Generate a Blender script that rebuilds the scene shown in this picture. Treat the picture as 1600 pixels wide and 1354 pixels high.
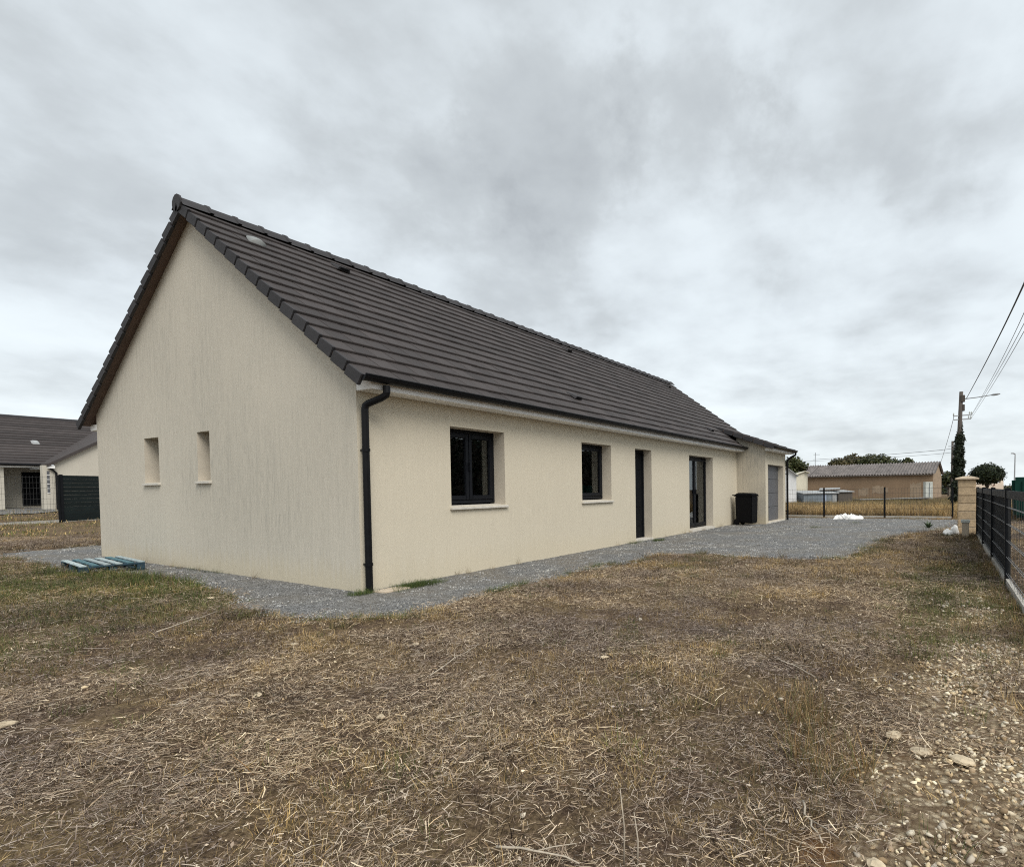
import bpy, bmesh, math, random
import numpy as np
from mathutils import Vector, Matrix, Euler

for o in list(bpy.data.objects):
    bpy.data.objects.remove(o)
S = bpy.context.scene
COL = S.collection
R = math.radians
rng = np.random.default_rng(7)
random.seed(7)

# ------------------------------------------------------------------ camera
CAM = np.array([-4.5723, -6.2133, 1.2172])
CR = np.array([0.5001610, -0.8658227, -0.0137858])
CU = np.array([0.0316900, 0.0023923, 0.9994949])
CF = np.array([0.8653524, 0.5003452, -0.0286344])
FPX, CX, CY = 902.075, 955.306, 791.728
cd = bpy.data.cameras.new('camera')
cam = bpy.data.objects.new('camera', cd)
COL.objects.link(cam)
cam.matrix_world = Matrix(((CR[0], CU[0], -CF[0], CAM[0]), (CR[1], CU[1], -CF[1], CAM[1]),
                           (CR[2], CU[2], -CF[2], CAM[2]), (0, 0, 0, 1)))
cd.sensor_fit = 'HORIZONTAL'
cd.sensor_width = 36.0
cd.lens = 36.0 * FPX / 1600.0
cd.shift_x = (800.0 - CX) / 1600.0
cd.shift_y = (CY - 677.0) / 1600.0
cd.clip_start = 0.05
cd.clip_end = 3000
S.camera = cam

# ------------------------------------------------------------------ exposure
S.view_settings.view_transform = 'Standard'
S.view_settings.look = 'None'
S.view_settings.gamma = 1.0
S.view_settings.use_curve_mapping = False
S.view_settings.exposure = 0.82
S.cycles.max_bounces = 6
S.cycles.diffuse_bounces = 3
S.cycles.glossy_bounces = 3
S.cycles.transparent_max_bounces = 6
S.cycles.transmission_bounces = 3
S.cycles.pixel_filter_type = 'BLACKMAN_HARRIS'
S.cycles.filter_width = 1.1
S.cycles.use_denoising = False
S.cycles.denoiser = 'OPENIMAGEDENOISE'
S.cycles.denoising_input_passes = 'RGB_ALBEDO_NORMAL'
S.cycles.denoising_prefilter = 'ACCURATE'

# ------------------------------------------------------------------ world: overcast sky
SUN_EL, SUN_DIR = R(48), (-0.52, -0.85)          # horizontal direction towards the sun
world = bpy.data.worlds.new('World')
S.world = world
world.use_nodes = True
wn, wl = world.node_tree.nodes, world.node_tree.links
wn.clear()


def N(nodes, typ, **kw):
    n = nodes.new(typ)
    for k, v in kw.items():
        if k == 'inp':
            for a, b in v.items():
                n.inputs[a].default_value = b
        else:
            setattr(n, k, v)
    return n


def math_node(nodes, links, op, a, b=None, c=None, clamp=False):
    n = nodes.new('ShaderNodeMath')
    n.operation = op
    n.use_clamp = clamp
    for i, v in enumerate((a, b, c)):
        if v is None:
            continue
        if isinstance(v, (int, float)):
            n.inputs[i].default_value = v
        else:
            links.new(v, n.inputs[i])
    return n.outputs[0]


def ramp(nodes, links, fac, stops, interp='LINEAR'):
    n = nodes.new('ShaderNodeValToRGB')
    n.color_ramp.interpolation = interp
    els = n.color_ramp.elements
    while len(els) < len(stops):
        els.new(0.5)
    for e, (p, c) in zip(els, stops):
        e.position = p
        e.color = (c[0], c[1], c[2], 1) if hasattr(c, '__len__') else (c, c, c, 1)
    if fac is not None:
        links.new(fac, n.inputs[0])
    return n.outputs[0]


def mixc(nodes, links, fac, a, b, mode='MIX'):
    n = nodes.new('ShaderNodeMix')
    n.data_type = 'RGBA'
    n.blend_type = mode
    for i, v in ((0, fac), (6, a), (7, b)):
        if isinstance(v, (int, float)):
            n.inputs[i].default_value = v
        elif isinstance(v, tuple):
            n.inputs[i].default_value = (v[0], v[1], v[2], 1)
        else:
            links.new(v, n.inputs[i])
    return n.outputs[2]


def build_sky():
    n, l = wn, wl
    M = lambda op, a, b=None, c=None, cl=False: math_node(n, l, op, a, b, c, cl)
    sky = N(n, 'ShaderNodeTexSky', sky_type='NISHITA', sun_disc=False)
    sky.sun_elevation = SUN_EL
    sky.sun_rotation = math.atan2(SUN_DIR[0], SUN_DIR[1])
    sky.air_density = 1.0
    sky.dust_density = 2.0
    tc = n.new('ShaderNodeTexCoord')
    sp = n.new('ShaderNodeSeparateXYZ')
    l.new(tc.outputs['Generated'], sp.inputs[0])
    z = M('ADD', M('MAXIMUM', sp.outputs[2], 0.0), 0.24)
    cb = n.new('ShaderNodeCombineXYZ')
    l.new(M('DIVIDE', sp.outputs[0], z), cb.inputs[0])
    l.new(M('DIVIDE', sp.outputs[1], z), cb.inputs[1])
    big = N(n, 'ShaderNodeTexNoise', inp={'Scale': 0.9, 'Detail': 3.0, 'Roughness': 0.5, 'Distortion': 0.3})
    mid = N(n, 'ShaderNodeTexNoise', inp={'Scale': 2.6, 'Detail': 6.0, 'Roughness': 0.52, 'Distortion': 0.15})
    fin = N(n, 'ShaderNodeTexNoise', inp={'Scale': 7.0, 'Detail': 6.0, 'Roughness': 0.55, 'Distortion': 0.1})
    mp = N(n, 'ShaderNodeMapping')
    mp.inputs['Location'].default_value = (3.1, 7.4, 0.0)
    l.new(cb.outputs[0], mp.inputs[0])
    for t in (big, mid, fin):
        l.new(mp.outputs[0], t.inputs['Vector'])
    d = M('ADD', M('MULTIPLY', big.outputs[0], 0.45), M('MULTIPLY', mid.outputs[0], 0.42))
    d = M('ADD', d, M('MULTIPLY', fin.outputs[0], 0.16))
    # darker cloud bodies hanging in the layer: direction, angular radius, depth of tone
    wn1 = N(n, 'ShaderNodeTexNoise', inp={'Scale': 6.5, 'Detail': 8.0, 'Roughness': 0.6})
    l.new(tc.outputs['Generated'], wn1.inputs['Vector'])
    warp = M('MULTIPLY', M('SUBTRACT', wn1.outputs[0], 0.5), 2.5)
    for (u, v, rad, amt) in ((870, 215, .15, 0.058), (1065, 235, .14, 0.058), (1040, 80, .15, 0.028), (1080, 150, .12, 0.024), (600, 300, .13, 0.053), (700, 290, .09, 0.040),
                             (930, 300, .11, 0.040), (1500, 210, .13, 0.030), (1250, 455, .075, 0.050), (1440, 430, .16, 0.043), (1420, 60, .20, 0.030), (80, 250, .20, 0.021), (800, 450, .10, 0.035), (1180, 350, .12, 0.032)):
        c_ = CF + CR * (u - CX) / FPX - CU * (v - CY) / FPX
        c_ = c_ / np.linalg.norm(c_)
        df = n.new('ShaderNodeVectorMath'); df.operation = 'DISTANCE'
        l.new(tc.outputs['Generated'], df.inputs[0]); df.inputs[1].default_value = tuple(c_)
        q = M('ADD', M('DIVIDE', df.outputs['Value'], rad), warp)
        mr = N(n, 'ShaderNodeMapRange', interpolation_type='SMOOTHSTEP')
        l.new(q, mr.inputs[0]); mr.inputs[1].default_value = 1.15; mr.inputs[2].default_value = 0.30; mr.inputs[3].default_value = 0; mr.inputs[4].default_value = amt
        d = M('ADD', d, mr.outputs[0])
    # strengths are for a background strength of 0.1
    clouds = ramp(n, l, d, [(0.36, (5.05, 5.50, 5.73)), (0.46, (4.76, 5.17, 5.40)), (0.53, (4.28, 4.63, 4.84)),
                            (0.61, (3.53, 3.79, 3.93)), (0.80, (2.50, 2.67, 2.80))])
    hz = ramp(n, l, sp.outputs[2], [(0.0, 1.0), (0.10, 0.75), (0.28, 0.0)])
    veil = ramp(n, l, d, [(0.42, (5.79, 6.20, 6.30)), (0.66, (4.20, 4.54, 4.71))])
    c = mixc(n, l, M('MULTIPLY', hz, 0.7), clouds, veil)
    c = mixc(n, l, 0.06, c, sky.outputs[0])
    bg = N(n, 'ShaderNodeBackground', inp={'Strength': 0.10})
    l.new(c, bg.inputs[0])
    out = n.new('ShaderNodeOutputWorld')
    l.new(bg.outputs[0], out.inputs[0])


build_sky()
sd = bpy.data.lights.new('sun', 'SUN')
sd.energy = 1.5
sd.angle = R(34)
sd.color = (1.0, 0.955, 0.89)
sun = bpy.data.objects.new('sun', sd)
COL.objects.link(sun)
hv = Vector((SUN_DIR[0], SUN_DIR[1], 0)).normalized() * math.cos(SUN_EL) + Vector((0, 0, math.sin(SUN_EL)))
sun.rotation_euler = (-hv).to_track_quat('-Z', 'Y').to_euler()


# ------------------------------------------------------------------ helpers
def project(P):
    d = np.asarray(P, float) - CAM
    zc = d @ CF
    zc = np.where(np.abs(zc) < 1e-6, 1e-6, zc)
    return CX + FPX * (d @ CR) / zc, CY - FPX * (d @ CU) / zc, zc


def _hash(ix, iy, seed):
    h = (ix * 374761393 + iy * 668265263 + seed * 1442695041) & 0xFFFFFFFF
    h = ((h ^ (h >> 13)) * 1274126177) & 0xFFFFFFFF
    return ((h ^ (h >> 16)) & 0xFFFFFF) / float(0xFFFFFF)


def vnoise(x, y, seed=0):
    x = np.asarray(x, float); y = np.asarray(y, float)
    ix = np.floor(x).astype(np.int64); iy = np.floor(y).astype(np.int64)
    fx = x - ix; fy = y - iy
    fx = fx * fx * (3 - 2 * fx); fy = fy * fy * (3 - 2 * fy)
    a = _hash(ix, iy, seed); b = _hash(ix + 1, iy, seed)
    c = _hash(ix, iy + 1, seed); d = _hash(ix + 1, iy + 1, seed)
    return (a * (1 - fx) + b * fx) * (1 - fy) + (c * (1 - fx) + d * fx) * fy


def fbm(x, y, seed=0, oct=4):
    s = 0; a = 0.5; t = 0
    for i in range(oct):
        s = s + a * vnoise(np.asarray(x) * 2 ** i, np.asarray(y) * 2 ** i, seed + i * 17)
        t += a; a *= 0.5
    return s / t


def sstep(a, b, x):
    t = np.clip((np.asarray(x, float) - a) / (b - a), 0, 1)
    return t * t * (3 - 2 * t)


GRAVEL = np.array([(-0.75, 10.2), (-0.95, 8.6), (-1.05, 6.6), (-0.8, 5.0), (-0.62, 3.2), (-0.86, 1.4), (-1.3, 0.3), (-1.30, -0.55),
                   (-1.05, -1.2), (-0.7, -1.66), (-0.2, -1.66), (0.2, -1.5), (1.8, -1.35), (3.75, -1.40), (5.2, -1.6), (5.75, -2.2),
                   (5.5, -3.2), (5.55, -4.1), (5.9, -4.8), (7.6, -4.85), (10.2, -4.95), (12.2, -5.5), (13.7, -6.1),
                   (15.5, -6.6), (19.4, -6.9), (19.5, 3.0), (17.9, 10.2)])


def sdist(x, y, poly=GRAVEL):
    """signed distance, positive inside"""
    x = np.asarray(x, float); y = np.asarray(y, float)
    dmin = np.full(x.shape, 1e9); inside = np.zeros(x.shape, bool)
    n = len(poly)
    for i in range(n):
        ax, ay = poly[i]; bx, by = poly[(i + 1) % n]
        ex, ey = bx - ax, by - ay
        t = np.clip(((x - ax) * ex + (y - ay) * ey) / (ex * ex + ey * ey), 0, 1)
        dmin = np.minimum(dmin, np.hypot(x - ax - t * ex, y - ay - t * ey))
        c = ((ay > y) != (by > y))
        xi = ax + (y - ay) * ex / (ey if abs(ey) > 1e-9 else 1e-9)
        inside ^= c & (x < xi)
    return np.where(inside, dmin, -dmin)


def gz0(x, y):
    """large shape of the ground"""
    y = np.asarray(y, float); x = np.asarray(x, float)
    z = 0.0135 * np.clip(y, 0, 9) + 0.010 * np.clip(y - 9, 0, 13)
    z = z + 0.030 * np.maximum(y - 22, 0) * (y < 37) + 0.45 * (y >= 37) 
    return z


def gz(x, y):
    x = np.asarray(x, float); y = np.asarray(y, float)
    z = gz0(x, y)
    lawn = 1 - sstep(-0.25, 0.1, sdist(x, y))
    near = 1 - sstep(22, 40, np.hypot(x - 5, y))
    b = (fbm(x * 0.55, y * 0.55, 3, 3) - 0.5) * 0.10 + (fbm(x * 3.1, y * 3.1, 9, 3) - 0.5) * 0.045
    # the lawn stands a little above the gravel bed on the street side
    z = z + lawn * near * (b + 0.012)
    return z


def gz1(x, y):
    return float(gz(np.array([x]), np.array([y]))[0])


# --- materials
MATS = {}


def new_mat(name):
    m = bpy.data.materials.new(name)
    m.use_nodes = True
    n, l = m.node_tree.nodes, m.node_tree.links
    b = n['Principled BSDF']
    MATS[name] = m
    return m, n, l, b


def simple(name, col, rough=0.6, metal=0.0, var=0.12, scale=6.0, bump=0.0, bscale=60.0, spec=0.5, tone=False, stretch=None, detail=5):
    """a procedural paint / plaster / metal with colour variation, fine relief and optional per piece tone"""
    m, n, l, b = new_mat(name)
    tc = n.new('ShaderNodeTexCoord')
    src = tc.outputs['Object']
    if stretch:
        mp = n.new('ShaderNodeMapping')
        mp.inputs['Scale'].default_value = stretch
        l.new(src, mp.inputs[0]); src = mp.outputs[0]
    t = N(n, 'ShaderNodeTexNoise', inp={'Scale': scale, 'Detail': detail, 'Roughness': 0.6})
    l.new(src, t.inputs['Vector'])
    lo = tuple(c * (1 - var) for c in col); hi = tuple(min(1, c * (1 + var)) for c in col)
    c = ramp(n, l, t.outputs[0], [(0.3, lo), (0.7, hi)])
    if tone:
        oi = n.new('ShaderNodeObjectInfo')
        at = N(n, 'ShaderNodeAttribute', attribute_name='tone')
        v = math_node(n, l, 'FRACT', math_node(n, l, 'ADD', oi.outputs['Random'], at.outputs['Fac']))
        k = ramp(n, l, v, [(0, 1 - tone), (1, 1 + tone)])
        c = mixc(n, l, 1.0, c, k, 'MULTIPLY')
    l.new(c, b.inputs['Base Color'])
    rr = ramp(n, l, t.outputs[0], [(0.3, max(0, rough - 0.08)), (0.7, min(1, rough + 0.08))])
    l.new(rr, b.inputs['Roughness'])
    b.inputs['Metallic'].default_value = metal
    b.inputs['Specular IOR Level'].default_value = spec
    if bump:
        t2 = N(n, 'ShaderNodeTexNoise', inp={'Scale': bscale, 'Detail': 4.0, 'Roughness': 0.6})
        l.new(src, t2.inputs['Vector'])
        bp = N(n, 'ShaderNodeBump', inp={'Strength': bump, 'Distance': 0.01})
        l.new(t2.outputs[0], bp.inputs['Height'])
        l.new(bp.outputs[0], b.inputs['Normal'])
    return m


def render_wall(name, col, dirt, dirtcol, streak):
    """scraped lime render: grain, cloudy tone, vertical run-off streaks, splash stain at the foot"""
    m, n, l, b = new_mat(name)
    M = lambda op, a, bb=None, c=None, cl=False: math_node(n, l, op, a, bb, c, cl)
    g = n.new('ShaderNodeNewGeometry')
    P = g.outputs['Position']
    cloud = N(n, 'ShaderNodeTexNoise', inp={'Scale': 0.9, 'Detail': 6.0, 'Roughness': 0.6})
    l.new(P, cloud.inputs['Vector'])
    mp = n.new('ShaderNodeMapping'); mp.inputs['Scale'].default_value = (16, 16, 0.8)
    l.new(P, mp.inputs[0])
    st = N(n, 'ShaderNodeTexNoise', inp={'Scale': 1.0, 'Detail': 5.0, 'Roughness': 0.65})
    l.new(mp.outputs[0], st.inputs['Vector'])
    mp2 = n.new('ShaderNodeMapping'); mp2.inputs['Scale'].default_value = (55, 55, 5.0)
    l.new(P, mp2.inputs[0])
    st2 = N(n, 'ShaderNodeTexNoise', inp={'Scale': 1.0, 'Detail': 3.0, 'Roughness': 0.6})
    l.new(mp2.outputs[0], st2.inputs['Vector'])
    gr = N(n, 'ShaderNodeTexNoise', inp={'Scale': 110.0, 'Detail': 3.0, 'Roughness': 0.75})
    l.new(P, gr.inputs['Vector'])
    base = ramp(n, l, cloud.outputs[0], [(0.25, tuple(c * 0.955 for c in col)), (0.75, tuple(min(1, c * 1.035) for c in col))])
    sp = n.new('ShaderNodeSeparateXYZ'); l.new(P, sp.inputs[0])
    cl2 = N(n, 'ShaderNodeTexNoise', inp={'Scale': 0.45, 'Detail': 4.0, 'Roughness': 0.55})
    l.new(P, cl2.inputs['Vector'])
    patch = ramp(n, l, cl2.outputs[0], [(0.34, 0.15), (0.64, 1.0)])
    f1 = ramp(n, l, st.outputs[0], [(0.44, 0.0), (0.68, 1.0)])
    f2 = ramp(n, l, st2.outputs[0], [(0.47, 0.0), (0.66, 1.0)])
    f = M('ADD', M('MULTIPLY', f1, 0.55), M('MULTIPLY', f2, 0.7))
    f = M('MULTIPLY', M('MULTIPLY', f, patch), streak, cl=True)
    c = mixc(n, l, f, base, dirtcol)
    c = mixc(n, l, M('MULTIPLY', patch, dirt), c, dirtcol)
    # splash stain, ragged top edge
    foot = M('SUBTRACT', M('ADD', M('MULTIPLY', st.outputs[0], 0.55), M('MULTIPLY', cl2.outputs[0], 0.35)), M('MULTIPLY', sp.outputs[2], 0.85))
    ff = ramp(n, l, foot, [(0.10, 0.0), (0.34, 1.0)])
    c = mixc(n, l, M('MULTIPLY', ff, 0.42 if dirt > 0.1 else 0.16), c, (col[0] * 0.93, col[1] * 0.86, col[2] * 0.68))
    k = ramp(n, l, gr.outputs[0], [(0.3, 0.91), (0.7, 1.06)])
    c = mixc(n, l, 1.0, c, k, 'MULTIPLY')
    l.new(c, b.inputs['Base Color'])
    b.inputs['Roughness'].default_value = 0.93
    b.inputs['Specular IOR Level'].default_value = 0.2
    bp = N(n, 'ShaderNodeBump', inp={'Strength': 0.55, 'Distance': 0.006})
    hh = M('ADD', gr.outputs[0], M('MULTIPLY', st2.outputs[0], 0.7))
    l.new(hh, bp.inputs['Height'])
    l.new(bp.outputs[0], b.inputs['Normal'])
    return m


def glass_mat():
    m, n, l, b = new_mat('window_glass')
    n.remove(b)
    out = n['Material Output']
    tr = N(n, 'ShaderNodeBsdfTransparent', inp={'Color': (0.5, 0.52, 0.5, 1)})
    gl = N(n, 'ShaderNodeBsdfGlossy', inp={'Roughness': 0.015, 'Color': (0.95, 0.97, 1, 1)})
    fr = N(n, 'ShaderNodeFresnel', inp={'IOR': 1.55})
    mx = n.new('ShaderNodeMixShader')
    k = math_node(n, l, 'MULTIPLY', fr.outputs[0], 0.8, clamp=True)
    l.new(k, mx.inputs[0]); l.new(tr.outputs[0], mx.inputs[1]); l.new(gl.outputs[0], mx.inputs[2])
    l.new(mx.outputs[0], out.inputs[0])
    return m


def plant_mat(name, rough=0.75, vary=0.25):
    """blades, straws, leaves: colour stored on the pieces, shifted per clump"""
    m, n, l, b = new_mat(name)
    at = N(n, 'ShaderNodeAttribute', attribute_name='Col')
    ti = N(n, 'ShaderNodeAttribute', attribute_name='tint', attribute_type='INSTANCER')
    k = ramp(n, l, ti.outputs['Fac'], [(0, (1 - vary, 1 - vary, 1 - vary * .8)), (.5, 1.0), (1, (1 + vary * 1.1, 1 + vary, 1 + vary * .55))])
    c = mixc(n, l, 1.0, at.outputs['Color'], k, 'MULTIPLY')
    l.new(c, b.inputs['Base Color'])
    b.inputs['Roughness'].default_value = rough
    b.inputs['Specular IOR Level'].default_value = 0.25
    return m


def lawn_mat():
    m, n, l, b = new_mat('dry_ground')
    M = lambda op, a, bb=None, c=None, cl=False: math_node(n, l, op, a, bb, c, cl)
    g = n.new('ShaderNodeNewGeometry')
    P = g.outputs['Position']

    def nz(sc, det=5.0, ro=0.6):
        t = N(n, 'ShaderNodeTexNoise', inp={'Scale': sc, 'Detail': det, 'Roughness': ro})
        l.new(P, t.inputs['Vector']); return t.outputs[0]
    fine = nz(45, 6, 0.7)
    mid = nz(6, 6)
    big = nz(0.7, 5)
    soil = ramp(n, l, fine, [(0.28, (0.022, 0.014, 0.009)), (0.45, (0.070, 0.045, 0.029)), (0.60, (0.18, 0.125, 0.082)), (0.75, (0.38, 0.31, 0.21))])
    straw = ramp(n, l, fine, [(0.3, (0.055, 0.038, 0.020)), (0.5, (0.17, 0.12, 0.065)), (0.75, (0.38, 0.29, 0.165))])
    c = mixc(n, l, ramp(n, l, M('ADD', M('MULTIPLY', mid, 0.5), M('MULTIPLY', big, 0.5)), [(0.42, 0.0), (0.58, 1.0)]), soil, straw)
    at = N(n, 'ShaderNodeAttribute', attribute_name='zones')
    sx = n.new('ShaderNodeSeparateColor'); l.new(at.outputs['Color'], sx.inputs[0])
    green = ramp(n, l, fine, [(0.3, (0.035, 0.04, 0.014)), (0.6, (0.105, 0.105, 0.04)), (0.8, (0.22, 0.19, 0.085))])
    c = mixc(n, l, ramp(n, l, M('ADD', sx.outputs[0], M('MULTIPLY', M('SUBTRACT', mid, 0.5), 0.9)), [(0.35, 0), (0.7, 0.75)]), c, green)
    vo = N(n, 'ShaderNodeTexVoronoi', inp={'Scale': 38.0}); l.new(P, vo.inputs['Vector'])
    stone = ramp(n, l, vo.outputs['Color'], [(0.2, (0.20, 0.145, 0.09)), (0.6, (0.36, 0.28, 0.18)), (0.9, (0.56, 0.47, 0.33))])
    stone = mixc(n, l, ramp(n, l, vo.outputs['Distance'], [(0.3, 0), (0.75, .8)]), stone, (0.12, 0.078, 0.045))
    c = mixc(n, l, ramp(n, l, M('ADD', sx.outputs[1], M('MULTIPLY', M('SUBTRACT', mid, 0.5), 0.9)), [(0.4, 0), (0.62, 1.0)]), c, stone)
    rust = ramp(n, l, fine, [(0.3, (0.13, 0.058, 0.02)), (0.7, (0.30, 0.155, 0.06))])
    c = mixc(n, l, ramp(n, l, M('ADD', sx.outputs[2], M('MULTIPLY', M('SUBTRACT', mid, 0.5), 0.8)), [(0.45, 0), (0.7, 0.9)]), c, rust)
    l.new(c, b.inputs['Base Color'])
    b.inputs['Roughness'].default_value = 0.95
    b.inputs['Specular IOR Level'].default_value = 0.15
    bp = N(n, 'ShaderNodeBump', inp={'Strength': 0.8, 'Distance': 0.03})
    l.new(M('ADD', fine, M('MULTIPLY', mid, 0.6)), bp.inputs['Height'])
    l.new(bp.outputs[0], b.inputs['Normal'])
    return m


def gravel_mat():
    m, n, l, b = new_mat('crushed_gravel')
    M = lambda op, a, bb=None, c=None, cl=False: math_node(n, l, op, a, bb, c, cl)
    g = n.new('ShaderNodeNewGeometry'); P = g.outputs['Position']
    vo = N(n, 'ShaderNodeTexVoronoi', inp={'Scale': 62.0}); l.new(P, vo.inputs['Vector'])
    v2 = N(n, 'ShaderNodeTexVoronoi', inp={'Scale': 17.0}); l.new(P, v2.inputs['Vector'])
    big = N(n, 'ShaderNodeTexNoise', inp={'Scale': 0.8, 'Detail': 5.0}); l.new(P, big.inputs['Vector'])
    c = ramp(n, l, vo.outputs['Color'], [(0.15, (0.17, 0.172, 0.172)), (0.45, (0.30, 0.302, 0.30)), (0.75, (0.39, 0.388, 0.38)), (0.95, (0.47, 0.465, 0.445))])
    k = ramp(n, l, v2.outputs['Color'], [(0.1, 0.72), (0.9, 1.22)])
    c = mixc(n, l, 1.0, c, k, 'MULTIPLY')
    c = mixc(n, l, ramp(n, l, vo.outputs['Distance'], [(0.35, 0), (0.75, 0.85)]), c, (0.05, 0.047, 0.043))
    dust = ramp(n, l, big.outputs[0], [(0.45, 0.0), (0.68, 0.45)])
    c = mixc(n, l, dust, c, (0.24, 0.205, 0.155))
    l.new(c, b.inputs['Base Color'])
    b.inputs['Roughness'].default_value = 0.9
    b.inputs['Specular IOR Level'].default_value = 0.25
    bp = N(n, 'ShaderNodeBump', inp={'Strength': 1.0, 'Distance': 0.02})
    bp.invert = True
    l.new(M('ADD', vo.outputs['Distance'], M('MULTIPLY', v2.outputs['Distance'], 0.7)), bp.inputs['Height'])
    l.new(bp.outputs[0], b.inputs['Normal'])
    return m


render_wall('render_cream', (0.655, 0.592, 0.468), 0.08, (0.45, 0.41, 0.33), 0.26)
render_wall('render_weathered', (0.640, 0.588, 0.490), 0.24, (0.34, 0.325, 0.28), 0.56)
render_wall('render_stained', (0.62, 0.55, 0.43), 0.50, (0.27, 0.255, 0.22), 0.9)
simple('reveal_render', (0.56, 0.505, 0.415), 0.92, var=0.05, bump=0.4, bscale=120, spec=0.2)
simple('sill_concrete', (0.60, 0.565, 0.50), 0.85, var=0.10, scale=9, bump=0.2, spec=0.3)
simple('roof_tile', (0.053, 0.045, 0.043), 0.70, var=0.18, scale=3.0, bump=0.25, bscale=90, tone=0.22, spec=0.25)
simple('verge_tile', (0.046, 0.044, 0.046), 0.7, var=0.2, scale=5, bump=0.25, bscale=90, tone=0.12, spec=0.2)
simple('soffit_brown', (0.13, 0.085, 0.065), 0.7, var=0.2, scale=5)
simple('white_pvc', (0.86, 0.85, 0.82), 0.5, var=0.06, scale=5)
simple('gutter_black', (0.005, 0.005, 0.006), 0.45, var=0.2, scale=8, spec=.2)
simple('anthracite', (0.007, 0.008, 0.011), 0.5, var=0.12, scale=6, spec=.18)
simple('anthracite_door', (0.005, 0.006, 0.008), 0.6, var=0.12, scale=4, spec=.12)
simple('garage_grey', (0.105, 0.108, 0.118), 0.5, var=0.08, scale=3)
simple('interior_plaster', (0.34, 0.29, 0.23), 0.9, var=0.08)
simple('interior_dark', (0.05, 0.03, 0.022), 0.7, var=0.2)
simple('interior_red', (0.16, 0.03, 0.03), 0.6, var=0.2)
glass_mat()
simple('fence_steel', (0.006, 0.007, 0.009), 0.55, var=0.15, scale=9, spec=.15)
simple('fence_slat', (0.006, 0.007, 0.009), 0.75, var=0.25, scale=5, tone=0.25, spec=.08)
simple('screen_green', (0.013, 0.019, 0.019), 0.7, var=0.2, scale=3, tone=.12, spec=.12)
simple('wire_steel', (0.15, 0.155, 0.16), 0.5, metal=0.0, var=0.1)
simple('wire_dark', (0.045, 0.045, 0.045), 0.6, var=0.1)
simple('concrete', (0.42, 0.40, 0.36), 0.9, var=0.18, scale=8, bump=0.3)
simple('pillar_stone', (0.50, 0.375, 0.235), 0.9, var=0.22, scale=12, bump=0.6, bscale=45, tone=0.16)
simple('pillar_cap', (0.52, 0.42, 0.30), 0.88, var=0.12, scale=9, bump=0.2)
simple('bin_plastic', (0.003, 0.003, 0.004), 0.6, var=0.25, scale=9, spec=.12)
simple('tarp_white', (0.80, 0.79, 0.76), 0.6, var=0.10, scale=6, bump=0.3, bscale=25)
simple('pallet_wood', (0.36, 0.43, 0.44), 0.85, var=0.45, scale=7, stretch=(2, 14, 14), bump=0.4, tone=0.25)
simple('pallet_teal', (0.08, 0.17, 0.20), 0.85, var=0.45, scale=7, stretch=(2, 14, 14), bump=0.4)
simple('pallet_blue', (0.018, 0.048, 0.070), 0.8, var=0.35, scale=8, bump=0.3, tone=0.3)
simple('barn_render', (0.25, 0.172, 0.108), 0.95, var=0.16, scale=0.8, bump=0.2, detail=8)
simple('barn_stone', (0.31, 0.23, 0.155), 0.95, var=0.35, scale=3.5, bump=0.4, detail=8)
simple('barn_patch', (0.32, 0.245, 0.17), 0.95, var=0.2, scale=2)
simple('patch_plaster', (0.50, 0.42, 0.32), 0.95, var=0.15, scale=2)
simple('fibre_cement', (0.155, 0.138, 0.13), 0.9, var=0.40, scale=1.6, detail=9)
simple('old_timber', (0.10, 0.085, 0.07), 0.85, var=0.3, scale=5, stretch=(3, 3, 20))
simple('vent_grey', (0.22, 0.23, 0.225), 0.6, var=0.15, scale=6)
simple('sheet_grey', (0.34, 0.35, 0.35), 0.6, var=0.2, scale=3)
simple('sheet_bluegrey', (0.17, 0.20, 0.225), 0.55, var=0.25, scale=2)
simple('sheet_blue', (0.30, 0.36, 0.46), 0.55, var=0.2, scale=2)
simple('shed_white', (0.66, 0.67, 0.67), 0.7, var=0.08, scale=1)
simple('shed_cream', (0.62, 0.58, 0.46), 0.85, var=0.08, scale=1)
simple('cabinet_grey', (0.50, 0.52, 0.48), 0.7, var=0.2, scale=3)
simple('pole_wood', (0.075, 0.062, 0.052), 0.85, var=0.25, scale=3)
simple('lamp_metal', (0.33, 0.34, 0.35), 0.5, var=0.1)
simple('container_green', (0.008, 0.042, 0.032), 0.65, var=0.25, scale=1.5, spec=.1)
simple('far_wall', (0.62, 0.52, 0.42), 0.9, var=0.08, scale=1)
simple('far_roof', (0.30, 0.17, 0.12), 0.9, var=0.2, scale=2)
simple('neighbour_wall', (0.53, 0.495, 0.42), 0.92, var=0.06, scale=1)
simple('limestone', (0.55, 0.45, 0.31), 0.9, var=0.25, scale=22, bump=0.4, tone=0.2)
simple('dead_stick', (0.42, 0.36, 0.28), 0.85, var=0.25, scale=14)
simple('bark', (0.08, 0.065, 0.05), 0.9, var=0.3, scale=8, bump=0.4)
plant_mat('dry_plant', vary=.38)
plant_mat('green_plant')
plant_mat('tall_grass', vary=0.3)
plant_mat('leaf', rough=0.55)
plant_mat('gravel_chip', rough=0.88, vary=0.15)
plant_mat('stone_chip', rough=0.92, vary=0.18)
lawn_mat()
gravel_mat()


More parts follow.
